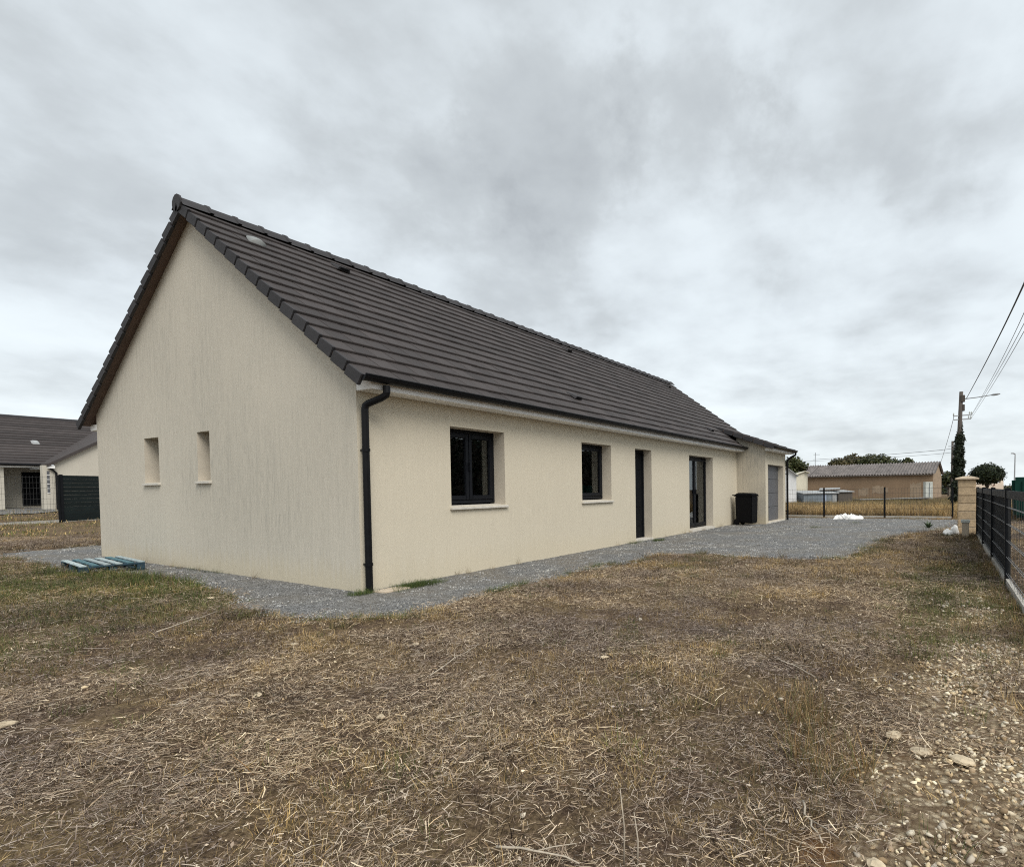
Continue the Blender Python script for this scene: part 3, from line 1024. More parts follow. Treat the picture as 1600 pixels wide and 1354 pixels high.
V = [(XA - .025, RIDGE_Y, roofz(RIDGE_Y) - .04)] + [(XA - .025, RIDGE_Y + .125 * math.cos(a), roofz(RIDGE_Y) + .125 * math.sin(a) - .040) for a in np.linspace(-1.2, math.pi + 1.2, 12)]
m.add(V + [(p[0] + .03, p[1], p[2]) for p in V], [(0, i, i + 1) for i in range(1, 12)] + [(13, 14 + i, 13 + i) for i in range(1, 12)] + [(i, 13 + i, 14 + i, i + 1) for i in range(1, 12)])
m.build('ridge_end', 'verge_tile', roof)
# vents
m = MB()
px, py = 0.50, 3.08
prof = []
for i in range(7):
    for j in range(9):
        t = i / 6; a = math.pi * j / 8
        wv = 0.12 * (1 - 0.55 * (1 - t) ** 2); hv_ = 0.015 + 0.065 * math.sin(t * math.pi * 0.55)
        prof.append((px + 0.06 + wv * math.cos(a), (0.22 - 0.30 * t), hv_ * math.sin(a)))
Vv = []
for (x, s, h) in prof:
    q = Mfront(x, (py + 0.33) / cs + s, 0.03 + h); Vv.append(q)
m.add(Vv, [(i * 9 + j, i * 9 + j + 1, (i + 1) * 9 + j + 1, (i + 1) * 9 + j) for i in range(6) for j in range(8)] + [tuple(range(54, 63))])
vent = m.build('roof_vent', 'vent_grey', roof, smooth=True)
vent['label'] = 'pale grey domed vent near the ridge'
for (x, y) in ((2.175, 3.317), (9.394, 3.302), (5.424, 0.427), (16.303, 3.263), (13.266, 0.406)):
    m = MB()
    s = (y + 0.33) / cs
    q = [Mfront(x - .13, s - .12, .03), Mfront(x + .13, s - .12, .03), Mfront(x + .13, s + .16, .03), Mfront(x - .13, s + .16, .03),
         Mfront(x - .10, s - .12, .095), Mfront(x + .10, s - .12, .095), Mfront(x + .07, s + .16, .04), Mfront(x - .07, s + .16, .04)]
    m.hexa(q)
    v = m.build('roof_vent', 'verge_tile', roof, bevel=0.008)
    m = MB()
    m.hexa([Mfront(x - .08, s - .124, .045), Mfront(x + .08, s - .124, .045), Mfront(x + .08, s - .118, .045), Mfront(x - .08, s - .118, .045),
            Mfront(x - .08, s - .124, .08), Mfront(x + .08, s - .124, .08), Mfront(x + .08, s - .118, .08), Mfront(x - .08, s - .118, .08)])
    m.build('roof_vent_grille', 'gutter_black', roof)

# ---- eaves: white box, gutter, downpipes
m = MB(); m.box(0.0, -0.285, 2.472, LG + .02, -0.003, 2.585); m.build('eaves_box', 'white_pvc', house, bevel=0.006)
m = MB(); m.box(0.0, W + .003, 2.472, L, W + 0.285, 2.585); m.build('eaves_box', 'white_pvc', house, bevel=0.006)
m = MB(); m.box(LG - 0.03, -PJ - 0.30, 2.475, L + .06, -PJ - .003, 2.575); m.build('eaves_box', 'white_pvc', house, bevel=0.006)


def gutter(xa, xb, y, z, name='gutter'):
    r = 0.060
    pr = []
    for k in range(11):
        a = math.pi + math.pi * k / 10
        pr.append((y + r * math.cos(a), z + r * math.sin(a) * 1.05))
    pr = [(y - r - .012, z + .012), (y - r - .014, z)] + pr[0:] + [(y + r, z + .02), (y + r - .004, z + .02)]
    inner = []
    for k in range(11):
        a = 2 * math.pi - math.pi * k / 10
        inner.append((y + (r - .004) * math.cos(a), z + (r - .004) * math.sin(a) * 1.05))
    pr = pr + inner + [(y - r + .004, z + .012)]
    m = MB(); m.sweep(pr, xa, xb)
    m.sweep([(y + r * .98 * math.cos(math.pi + math.pi * k / 10), z - .002 + r * .98 * math.sin(math.pi + math.pi * k / 10)) for k in range(11)], xa + .001, xa + .006)
    m.sweep([(y + r * .98 * math.cos(math.pi + math.pi * k / 10), z - .002 + r * .98 * math.sin(math.pi + math.pi * k / 10)) for k in range(11)], xb - .006, xb - .001)
    return m.build(name, 'gutter_black', house)


def downpipe(pts, r=0.043):
    m = MB(); m.tube(pts, r, 12)
    d = m.build('downpipe', 'gutter_black', house, smooth=False)
    for z in (0.35, 1.75):
        m = MB(); p = pts[-1]
        m.tube([(p[0], p[1], z - .018), (p[0], p[1], z + .018)], r + .008, 12)
        m.box(p[0] - .012, p[1] + r * .6, z - .012, p[0] + .012, p[1] + 0.10, z + .012)
        m.build('bracket', 'gutter_black', d)
    return d


gutter(-0.17, LG + 0.05, -0.352, 2.602)
gutter(LG - 0.15, L + 0.14, GY0 - 0.03, 2.590)
gx = 0.17
downpipe([(gx, -0.345, 2.52), (gx, -0.345, 2.44), (gx, -0.335, 2.415), (gx - .03, -0.28, 2.375), (gx - .10, -0.13, 2.315), (gx - .115, -0.10, 2.29), (gx - .12, -0.09, 2.25), (gx - .12, -0.09, 0.0)])
downpipe([(L + .02, GY0 - .03, 2.53), (L + .02, GY0 - .03, 2.45), (L + .01, -PJ - .2, 2.36), (L - .02, -PJ - .09, 2.26), (L - .03, -PJ - .075, 2.2), (L - .03, -PJ - .075, 0.0)], 0.04)
m = MB(); m.box(0.06, -0.36, -0.02, 0.46, -0.12, 0.028)
slab = m.build('splash_slab', 'patch_plaster', None, bevel=0.01)
tag(slab, 'small pale concrete slab on the gravel at the foot of the black downpipe', 'slab')

# ================================================================== THINGS ROUND THE HOUSE
# ---- pallet lying by the gable
def pallet():
    x, y, rz = -0.70, 5.4, R(82)
    t = thing('pallet', 'flat slatted wooden pallet with worn pale blue paint lying on gravel by the gable', 'pallet', (x, y, float(gz0(x, y)) + 0.005), rz)
    t.scale = (1.4, .95, .95)

    def part(name, mat, x0, y0, z0, x1, y1, z1, j=.004):
        m = MB(); m.box(x0, y0, z0, x1, y1, z1)
        link(name, m.mesh(name, mat, bevel=0.004), t, Matrix.Translation((random.gauss(0, .006), 0, 0)) @ Matrix.Rotation(random.gauss(0, j), 4, 'Z'))
    for yy in (-0.4, -0.05, 0.30):
        part('bottom_board', 'pallet_blue', -.5, yy, 0.0, .5, yy + .1, .022)
        for xx in (-.5, -.06, .38):
            part('block', 'pallet_blue', xx, yy, .0225, xx + .12, yy + .1, .10)
    for xx in (-.5, -.06, .38):
        part('stringer', 'pallet_blue', xx, -.4, .1005, xx + .12, .4, .122)
    for k in range(6):
        a = -.4 + k * (.8 - .085) / 5
        part('top_board', 'pallet_wood' if k not in (1, 4) else 'pallet_teal', -.5, a, .1225, .5, a + .085, .142, .006)


pallet()


# ---- wheelie bin
def bin_():
    x, y = 14.28, -0.50
    t = thing('wheelie_bin', 'black wheelie bin standing in the corner beside the garage wing', 'bin', (x, y, 0.015), R(-8))
    m = MB()
    m.hexa([(-.24, -.28, .05), (.24, -.28, .05), (.24, .27, .09), (-.24, .27, .09), (-.255, -.30, .96), (.255, -.30, .96), (.255, .30, .96), (-.255, .30, .96)])
    b = m.mesh('body', 'bin_plastic', bevel=0.03); link('body', b, t, Matrix.Identity(4))
    m = MB(); m.box(-.27, -.32, .945, .27, .32, .975); link('rim', m.mesh('rim', 'bin_plastic', bevel=0.01), t, Matrix.Identity(4))
    m = MB()
    m.hexa([(-.28, -.34, .976), (.28, -.34, .976), (.28, .33, .976), (-.28, .33, .976), (-.21, -.27, 1.045), (.21, -.27, 1.045), (.21, .24, 1.065), (-.21, .24, 1.065)])
    link('lid', m.mesh('lid', 'bin_plastic', bevel=0.025), t, Matrix.Identity(4))
    m = MB(); m.tube([(-.25, .38, .99), (.25, .38, .99)], .016, 8); m.bar((-.25, .30, .97), (-.25, .38, .99), .03, .03); m.bar((.25, .30, .97), (.25, .38, .99), .03, .03)
    link('handle', m.mesh('handle', 'bin_plastic'), t, Matrix.Identity(4))
    for sx in (-1, 1):
        m = MB(); m.tube([(sx * .21, .25, .10), (sx * .265, .25, .10)], .10, 16)
        link('wheel', m.mesh('wheel', 'bin_plastic'), t, Matrix.Identity(4))


bin_()


# ---- lumpy shapes
def lump_mesh(name, mat, rx, ry, rz_, seed, sub=3, amp=0.25, fr=1.6, flat=True):
    bm = bmesh.new(); bmesh.ops.create_icosphere(bm, subdivisions=sub, radius=1)
    from mathutils import noise as mn
    for v in bm.verts:
        p = v.co.copy()
        k = 1 + amp * mn.noise(p * fr + Vector((seed * 3.1, seed * 1.7, seed))) + amp * .4 * mn.noise(p * fr * 3 + Vector((seed, 5, 2)))
        v.co = Vector((p.x * k * rx, p.y * k * ry, p.z * k * rz_))
        if flat and v.co.z < -rz_ * .45: v.co.z = -rz_ * .45
    me = bpy.data.meshes.new(name); bm.to_mesh(me); bm.free()
    me.materials.append(MATS[mat])
    return me


def smooth(me):
    for p in me.polygons: p.use_smooth = True
    return me


def tarp():
    x0, y0 = 19.05, -3.05
    t = thing('builders_bag', 'crumpled white builders bag slumped on the gravel before the wire fence', 'bag', (x0, y0, 0))
    # cloth: heightfield heap with sharp folds
    n1, n2 = 46, 26
    V = []; F = []
    for i in range(n1):
        for j in range(n2):
            u = i / (n1 - 1) * 2 - 1; v = j / (n2 - 1) * 2 - 1
            x = v * 0.34 * (1 + .25 * math.sin(u * 5)); y = -u * 0.52
            env = max(0, 1 - abs(u) ** 2.6) * max(0, 1 - abs(v) ** 2.2)
            hgt = 0.11 + 0.07 * math.exp(-((u + .25) / .22) ** 2) + .05 * math.exp(-((u - .3) / .2) ** 2) + .10 * (float(fbm(u * 2.3 + 1, v * 1.5, 15, 2)) - .5)
            fold = abs(float(fbm(u * 5.1 + 4, v * 3.3 + 9, 6, 2)) - .5) * 0.42
            V.append((x + .05 * float(fbm(u * 4, v * 4, 8, 2)), y + .06 * float(fbm(u * 4 + 7, v * 4, 9, 2)), hgt * env ** .35 + fold * env ** .5 * .65 - .012))
    for i in range(n1 - 1):
        for j in range(n2 - 1):
            F.append((i * n2 + j, i * n2 + j + 1, (i + 1) * n2 + j + 1, (i + 1) * n2 + j))
    m = MB(); m.add(V, F)
    link('cloth', smooth(m.mesh('cloth', 'tarp_white')), t, Matrix.Identity(4))
    m = MB()
    m.tube([(-.22, .30, .16), (-.30, .26, .19), (-.36, .20, .12), (-.40, .12, .03), (-.43, .0, .012)], .018, 6)
    link('strap', smooth(m.mesh('strap', 'tarp_white')), t, Matrix.Identity(4))


tarp()


# ---- pillar at the gate: stacked split-stone blocks under a sloped cap
def pillar():
    x0, y0, w_, d_ = 12.1, -6.87, 0.40, 0.38
    t = thing('gate_pillar', 'beige stone block gate pillar with flat cap at the end of the dark fence', 'pillar', (x0 + .2, y0 + .19, 0))
    n = 7; h = 1.36 / n
    for k in range(n):
        m = MB(); j = random.gauss(0, .003)
        m.box(x0 + j, y0 + j, k * h - (0.05 if k == 0 else 0), x0 + d_ + j, y0 + w_ - .02 + j, (k + 1) * h - .008)
        m.build('block', 'pillar_stone', t, bevel=0.012)
    m = MB(); m.box(x0 + .012, y0 + .012, 0.0, x0 + d_ - .012, y0 + w_ - .034, 1.36); m.build('mortar_core', 'pillar_cap', t)
    m = MB(); a = .06
    m.box(x0 - a, y0 - a, 1.362, x0 + d_ + a, y0 + w_ + a - .02, 1.402)
    m.hexa([(x0 - a, y0 - a, 1.402), (x0 + d_ + a, y0 - a, 1.402), (x0 + d_ + a, y0 + w_ + a - .02, 1.402), (x0 - a, y0 + w_ + a - .02, 1.402),
            (x0 + .1, y0 + .1, 1.445), (x0 + d_ - .1, y0 + .1, 1.445), (x0 + d_ - .1, y0 + w_ - .12, 1.445), (x0 + .1, y0 + w_ - .12, 1.445)])
    m.build('cap', 'pillar_cap', t, bevel=0.006)


pillar()
t = thing('meter_post', 'short pale concrete meter post with grey lid in front of the gate pillar', 'post', (11.0, -6.62, 0))
m = MB(); m.box(10.92, -6.69, -.02, 11.08, -6.55, .36); m.build('body', 'patch_plaster', t, bevel=.008)
m = MB(); m.box(10.90, -6.71, .362, 11.10, -6.53, .43); m.build('lid', 'cabinet_grey', t, bevel=.008)
for k, (dx, dy, sx, sz, nm) in enumerate(((11.75, -6.42, .11, .19, 'taller white rubble sack leaning on the foot of the gate pillar'),
                                          (11.3, -6.28, .14, .13, 'low white rubble sack on the grass before the gate pillar'))):
    me = smooth(lump_mesh('rubble_sack', 'tarp_white', sx, sx * .8, sz, 3 + k, 3, .35, 1.7))
    o = link('rubble_sack', me); o.location = (dx, dy, sz * .42); tag(o, nm, 'sack', 'white rubble sacks at the pillar')


# ---- rigid mesh fencing
def fence(name, label, pts, height, z_of, slats=(), group=None, board=True, vstep=0.05, post_w=0.06, wire_mat='wire_steel', hs=None, rail=True, vw=.0045):
    p0 = pts[0]
    t = thing(name, label, 'fence', (p0[0], p0[1], z_of(*p0)), group=group)
    hs = hs or [0.16, 0.36, 0.56, 0.76, 0.96, height - .03]
    for (x, y) in pts:
        z = z_of(x, y)
        m = MB(); m.box(x - post_w / 2, y - post_w / 2, z - .1, x + post_w / 2, y + post_w / 2, z + height + .03)
        m.build('post', 'fence_steel', t, bevel=.004)
    for k in range(len(pts) - 1):
        a, b = Vector((*pts[k], 0)), Vector((*pts[k + 1], 0))
        d = (b - a); ln = d.length; d.normalize(); nrm = Vector((-d.y, d.x, 0))
        za, zb = z_of(*pts[k]), z_of(*pts[k + 1])
        g = post_w / 2 + .004
        P = lambda s, h, o=0: a + d * s + nrm * o + Vector((0, 0, za + (zb - za) * s / ln + h))
        m = MB()
        for h in hs:
            m.bar(P(g, h, -.004), P(ln - g, h, -.004), .005, .006)
            m.bar(P(g, h, .016), P(ln - g, h, .016), .005, .006)
        mv = MB(); s = g + vstep / 2
        while s < ln - g:
            mv.bar(P(s, .08, .006), P(s, height, .006), vw, vw)
            s += vstep
        tag(m.build('mesh_wires', wire_mat, t), kind='stuff')
        tag(mv.build('upright_wires', 'wire_dark', t), kind='stuff')
        if k in slats:
            n = int((ln - 2 * g) / .053)
            mm = MB(); mm.box(-.0255, -.003, 0, .0255, .003, height - .08)
            me = mm.mesh('slat', 'fence_slat')
            for i in range(n):
                q = P(g + .03 + i * (ln - 2 * g - .06) / (n - 1), .09, -.018)
                link('slat', me, t, world_inv(t) @ Matrix.Translation(q) @ Matrix.Rotation(math.atan2(d.y, d.x), 4, 'Z'))
        m = MB()
        if rail: m.bar(P(g, height - .045, .010), P(ln - g, height - .045, .010), .02, .09)
        if rail: m.build('top_rail', 'fence_steel', t)
        if board:
            m = MB(); m.bar(P(g, .015, .0), P(ln - g, .015, .0), .04, .16); m.build('base_board', 'concrete', t)
    return t


zf = lambda x, y: -0.01
fence('mesh_fence', 'dark grey slatted mesh fence along the street on the right', [(1.35, -6.87), (3.85, -6.87), (6.33, -6.87), (8.80, -6.87), (11.3, -6.87)], 1.16, zf, slats=(1, 2, 3), vstep=.15, vw=.003)
fence('wire_fence', 'low dark wire mesh fence with thin posts before the dry field', [(19.95, 0.25), (19.92, -1.98), (19.95, -4.20), (19.95, -6.45)], 1.17, lambda x, y: 0.0, wire_mat='wire_dark', vstep=.10, rail=False)
zl = lambda x, y: float(gz0(x, y)) + 0.02
fence('garden_fence', 'fine wire mesh garden fence in front of the neighbouring house', [(-2.4, 21.3), (0.1, 21.9), (2.0, 22.4), (3.90, 22.86)], 1.75, zl, wire_mat='wire_dark', vstep=.10, rail=False, hs=[.1, .3, .5, .7, .9, 1.1, 1.3, 1.5, 1.7])
t = thing('screen_panel', 'tall dark grey slatted privacy panel beside our gable on the left', 'fence', (3.99, 22.92, 0.25))
pa, pb = Vector((3.99, 22.92, 0.25)), Vector((6.6, 24.6, 0.28))
for q in (pa, pb):
    m = MB(); m.box(q.x - .05, q.y - .05, q.z - .15, q.x + .05, q.y + .05, q.z + 1.86); m.build('post', 'fence_steel', t, bevel=.006)
for k in range(12):
    m = MB(); h = .03 + k * .15
    m.bar(pa.lerp(pb, .02) + Vector((0, 0, h + .075)), pa.lerp(pb, .98) + Vector((0, 0, h + .075)), .03, .1485); m.build('slat', 'screen_green', t, bevel=.003)
m = MB(); m.bar(pa + Vector((0, -.03, -.03)), pb + Vector((0, -.03, -.03)), .06, .20); m.build('base_board', 'concrete', t)


# ---- neighbouring house on the left
def neighbour():
    zb = 0.60
    t = thing('neighbour_house', 'neighbouring cream house with dark tiled roof behind the wire fence', 'house', (7, 34, zb))
    def P(name, mat, fn, **k):
        m = MB(); fn(m); return m.build(name, mat, t, **k)
    YF, YR, XW = 33.8, 36.5, 6.94       # wing front, recessed entrance wall, wing side
    xe, ze, rx = 14.9, 2.93, 10.9       # wing right side, eaves, wing ridge
    zrw = ze + .63 * (rx - XW)
    P('wall', 'neighbour_wall', lambda m: m.add([(XW, YF, zb - .3), (xe, YF, zb - .3), (xe, YF, ze + .1), (rx, YF, zrw + .1), (XW, YF, ze + .1)], [(0, 1, 2, 3, 4)]))
    P('wall', 'neighbour_wall', lambda m: m.add([(7.42, YF, zb - .3), (7.42, YR, zb - .3), (7.42, YR, ze), (7.42, YF, ze)], [(0, 1, 2, 3)]))
    P('porch_wall', 'neighbour_wall', lambda m: m.box(6.50, YF + .02, zb - .3, XW - .002, YF + .35, ze - .02))
    P('wall', 'neighbour_wall', lambda m: m.box(-9, YR, zb - .3, 7.418, YR + .3, ze))
    P('wall', 'neighbour_wall', lambda m: m.box(-9, 34.9, zb - .3, 5.35, YR - .002, ze - .1))
    m = MB(); m.box(6.40, YR - .06, .84, 7.26, YR - .004, 2.62); d = m.build('door', 'anthracite_door', t)
    for k in range(6):
        m = MB(); m.box(6.42, YR - .075, .88 + k * .29, 7.24, YR - .0605, .88 + k * .29 + .27); m.build('panel', 'anthracite_door', d)
    m = MB(); m.box(6.66, YF + .006, 1.45, 6.76, YF + .018, 2.62); wv = m.build('window', 'garage_grey', t)
    for k in range(5):
        m = MB(); m.box(6.65, YF - .01, 1.47 + k * .23, 6.77, YF + .0055, 1.50 + k * .23); m.build('bar', 'white_pvc', wv)
    # main roof: front slope in courses
    ey, ez, ry = 34.65, 2.98, 39.6
    rz_ = 5.85
    rf = bpy.data.objects.new('roof', None); COL.objects.link(rf); rf.parent = t
    rf.matrix_parent_inverse = world_inv(t)
    nC = 18
    for k in range(nC):
        f0, f1 = k / nC, (k + 1) / nC + .006
        y0, y1 = ey + (ry - ey) * f0, ey + (ry - ey) * f1
        z0, z1 = ez + (rz_ - ez) * f0, ez + (rz_ - ez) * f1
        m = MB()
        xr = 10.9 if z0 < zrw else 17
        xr = min(17, XW - .2 + (z0 - ze) / .63 + .6) if z0 < zrw else 17
        m.hexa([(-10, y0, z0 - .01), (xr, y0, z0 - .01), (xr, y1, z1 - .05), (-10, y1, z1 - .05), (-10, y0, z0 + .05), (xr, y0, z0 + .05), (xr, y1, z1), (-10, y1, z1)])
        m.build('tile_course', 'roof_tile', rf)
    m = MB(); m.tube([(-10, ry, rz_ + .0), (17, ry, rz_ + .0)], .12, 8); m.build('ridge', 'verge_tile', rf)
    # wing roof, left slope and verge
    for sgn, xa in ((1, XW - .28), (-1, xe + .28)):
        m = MB(); za = ze - .10
        m.hexa([(xa, YF - .2, za), (rx, YF - .2, zrw + .08), (rx, 41, zrw + .08), (xa, 41, za), (xa, YF - .2, za + .16), (rx, YF - .2, zrw + .24), (rx, 41, zrw + .24), (xa, 41, za + .16)])
        m.build('wing_slope', 'roof_tile', rf)
    P('eaves_box', 'white_pvc', lambda m: m.box(-9.9, 34.72, ze - .12, XW - .3, 34.98, ze + .0))
    P('gutter', 'gutter_black', lambda m: m.tube([(-9.9, 34.62, ze + .02), (XW - .25, 34.62, ze + .02)], .065, 8))
    P('eaves_box', 'white_pvc', lambda m: m.box(XW - .26, YF - .16, ze - .18, XW - .002, 36.4, ze - .05))
    P('downpipe', 'gutter_black', lambda m: m.tube([(XW - .2, YF - .1, ze), (XW - .2, YF - .1, ze - .15), (XW + .06, YF - .08, ze - .4), (XW + .06, YF - .08, zb - .05)], .05, 8))
    m = MB()
    for i in range(6):
        pass
    m.hexa([(6.9, 36.6, 4.1), (7.25, 36.6, 4.1), (7.25, 37.0, 4.33), (6.9, 37.0, 4.33), (6.95, 36.62, 4.25), (7.2, 36.62, 4.25), (7.2, 36.95, 4.4), (6.95, 36.95, 4.4)])
    m.build('roof_vent', 'sheet_grey', rf, bevel=.03)


neighbour()
m = MB(); m.add([(-9, 29.5, .0), (5.0, 29.8, .0), (6.7, 31.5, .0), (6.8, 36.4, .0), (-9, 36.4, .0)], [(0, 1, 2, 3, 4)])
o = m.build('gravel_yard', 'crushed_gravel'); o.location.z = 0
for v in o.data.vertices: v.co.z = float(gz0(v.co.x, v.co.y)) + .05
tag(o, 'grey gravel yard before the neighbouring house', kind='structure')


# ---- barn and yard beyond the fence
def barn():
    yaw = -0.086
    d = Vector((math.sin(yaw), -math.cos(yaw), 0)); pd = Vector((math.cos(yaw), math.sin(yaw), 0))
    Rr = Vector((62.4, -5.0, 0)); Ln, Dp = 15.3, 8.0
    Rr = Vector((-4.5723, -6.2133, 0)) + (Vector(CF) + Vector(CR) * ((1458 - CX) / FPX)) * 58.5
    Rr.z = 0
    A = Rr - d * Ln
    ze, zr, zb = 2.52, 3.72, -0.6
    t = thing('barn', 'old ochre rendered barn with corrugated grey roof beyond the field', 'barn', (Rr.x, Rr.y, 0))
    V3 = lambda p, z: (p.x, p.y, z)
    m = MB(); m.add([V3(A, zb), V3(Rr, zb), V3(Rr, ze), V3(A, ze)], [(0, 1, 2, 3)]); m.build('wall', 'barn_render', t)
    B = Rr + pd * Dp; Md = Rr + pd * Dp / 2
    m = MB(); m.add([V3(Rr, zb), V3(B, zb), V3(B, ze), V3(Md, zr), V3(Rr, ze)], [(0, 1, 2, 3, 4)]); m.build('wall', 'barn_stone', t)['label'] = 'rubble stone end wall'
    A2 = A + pd * Dp; Am = A + pd * Dp / 2
    m = MB(); m.add([V3(A, zb), V3(A2, zb), V3(A2, ze), V3(Am, zr), V3(A, ze)], [(4, 3, 2, 1, 0)]); m.add([V3(A2, zb), V3(B, zb), V3(B, ze), V3(A2, ze)], [(3, 2, 1, 0)]); m.build('wall', 'barn_render', t)
    # corrugated sheets, one slope each, every sheet a strip
    for sl in (0, 1):
        n = 14
        for k in range(n):
            m = MB(); nc = 25
            Vv = []
            for i in range(nc):
                s = -0.25 + (Ln + .5) * (k + i / (nc - 1)) / n
                wv = .065 * math.cos(2 * math.pi * i / (nc - 1) * 4) + .03
                base = A + d * s
                if sl == 0:
                    e = base - pd * .3; e2 = base + pd * (Dp / 2 + .02)
                else:
                    e = base + pd * (Dp + .3); e2 = base + pd * (Dp / 2 - .02)
                q = random.Random(k).gauss(0, .015)
                Vv += [(e.x, e.y, ze - .08 + wv + q), (e2.x, e2.y, zr + .07 + wv + q)]
            m.add(Vv, [(2 * i, 2 * i + 2, 2 * i + 3, 2 * i + 1) for i in range(nc - 1)])
            m.build('roof_sheet', 'fibre_cement', t, smooth=True)
    m = MB(); m.bar(V3(A - pd * .25, ze - .14), V3(Rr - pd * .25, ze - .14), .06, .10); m.build('eaves_beam', 'old_timber', t)
    # plaster patches near the ground, a few mm proud
    for s, w_, z0, z1 in ((9.6, 1.5, .55, 1.25), (8.2, 1.0, .3, 1.1), (13.2, 1.0, .1, 1.55)):
        m = MB(); a = A + d * s - pd * .004; b = A + d * (s + w_) - pd * .004
        pts = []
        for k in range(10):
            f = k / 9
            p = a.lerp(b, f); pts.append((p.x, p.y, z0 + random.uniform(-.1, .1)))
        for k in range(10):
            f = 1 - k / 9
            p = a.lerp(b, f); pts.append((p.x, p.y, z1 + random.uniform(-.18, .12)))
        m.add(pts, [tuple(range(20))]); m.build('plaster_patch', 'barn_patch', t)


barn()


def ray_at(u, v, depth):
    p = CAM + (CF + CR * (u - CX) / FPX - CU * (v - CY) / FPX) * depth
    return Vector(p)


def shed(name, label, cat, u0, u1, v_top, v_bot, depth, dp, roofm, wallm, rise=0.0, face=(1, 0)):
    a = ray_at(u0, v_bot, depth); b = ray_at(u1, v_bot, depth)
    z0 = -0.35; z1 = ray_at((u0 + u1) / 2, v_top, depth).z
    t = thing(name, label, cat, (a.x, a.y, 0))
    d = (b - a); d.z = 0; ln = d.length; d.normalize(); pd = Vector((-d.y, d.x, 0))
    if pd.dot(Vector(CF)) < 0: pd = -pd
    V3 = lambda p, z: (p.x, p.y, z)
    m = MB()
    A, B, C_, D = a, a + d * ln, a + d * ln + pd * dp, a + pd * dp
    m.hexa([V3(A, z0), V3(B, z0), V3(C_, z0), V3(D, z0), V3(A, z1), V3(B, z1), V3(C_, z1 + rise), V3(D, z1 + rise)])
    m.build('wall', wallm, t)
    o = .12
    A, B, C_, D = a - d * o - pd * o, a + d * (ln + o) - pd * o, a + d * (ln + o) + pd * (dp + o), a - d * o + pd * (dp + o)
    m = MB()
    m.hexa([V3(A, z1), V3(B, z1 + .004), V3(C_, z1 + rise + .01), V3(D, z1 + rise + .01), V3(A, z1 + .06), V3(B, z1 + .06), V3(C_, z1 + rise + .07), V3(D, z1 + rise + .07)])
    m.build('roof', roofm, t)
    return t, a, d, ln, pd, z1


t, a, d, ln, pd, z1 = shed('lean_to_shed', 'low blue-grey sheet metal lean-to with pale roof before the barn', 'shed', 1256, 1308, 771, 786, 46, 2.6, 'sheet_grey', 'sheet_bluegrey', rise=.18)
for k, (f0, f1, mt) in enumerate(((.56, .68, 'sheet_blue'), (.72, .82, 'sheet_bluegrey'), (.86, .98, 'sheet_grey'))):
    m = MB(); p = a + d * ln * f0 - pd * .012; q = a + d * ln * f1 - pd * .012
    m.add([(p.x, p.y, -.3), (q.x, q.y, -.3), (q.x, q.y, z1 - .06), (p.x, p.y, z1 - .06)], [(0, 1, 2, 3)]); m.build('door', mt, t)
shed('hutch', 'dark grey open hutch standing right of the blue-grey lean-to', 'hutch', 1310, 1332, 768.5, 784, 47, 2.0, 'sheet_grey', 'old_timber', rise=.1)
# stacked sheets lying on the lean-to roof
t = tag(MB().hexa([tuple(ray_at(u, v, dpt)) for u, v, dpt in ((1280, 765.5, 47.5), (1312, 764, 47.2), (1313, 762.5, 49), (1281, 763.5, 49.2), (1280, 764.3, 47.5), (1312, 762.6, 47.2), (1313, 761.4, 49), (1281, 762.3, 49.2))]).build('roof_sheet_stack', 'sheet_grey'), 'long pale roofing sheet lying on top of the lean-to shed', 'sheet')
# beam / trailer bed
t = thing('flat_trailer', 'long dark flat trailer bed parked along the barn wall', 'trailer', tuple(ray_at(1390, 784, 50)))
pa, pb = ray_at(1336, 781.5, 50), ray_at(1442, 778.5, 50)
m = MB(); m.bar(pa, pb, 1.8, .16); m.build('bed', 'old_timber', t)
m = MB(); m.bar(pa + Vector((-.9, -.5, .1)), pb + Vector((-.9, -.5, .1)), .05, .06); m.build('rail', 'sheet_grey', t)
for f in (.15, .5, .85):
    p = pa.lerp(pb, f); m = MB(); m.tube([p + Vector((-.95, -.5, -.35)), p + Vector((-.75, -.4, -.35))], .34, 14); m.build('wheel', 'bin_plastic', t)
t = thing('metal_cabinet', 'tall pale grey metal cabinet against the right end of the barn', 'cabinet', tuple(ray_at(1452, 786, 54)))
p = ray_at(1446, 786, 54); q = ray_at(1457.5, 786, 54); zt = ray_at(1452, 752.5, 54).z
m = MB(); m.hexa([(p.x, p.y, -.7), (q.x, q.y, -.7), (q.x + .6, q.y + .2, -.7), (p.x + .6, p.y + .2, -.7), (p.x, p.y, zt), (q.x, q.y, zt), (q.x + .6, q.y + .2, zt), (p.x + .6, p.y + .2, zt)]); m.build('body', 'cabinet_grey', t, bevel=.02)
m = MB(); a_, b_ = p.lerp(q, .52), p.lerp(q, .56); m.hexa([(a_.x - .03, a_.y - .02, -.6), (b_.x - .03, b_.y - .02, -.6), (b_.x - .005, b_.y, -.6), (a_.x - .005, a_.y, -.6), (a_.x - .03, a_.y - .02, zt - .1), (b_.x - .03, b_.y - .02, zt - .1), (b_.x - .005, b_.y, zt - .1), (a_.x - .005, a_.y, zt - .1)]); m.build('door_seam', 'sheet_bluegrey', t)


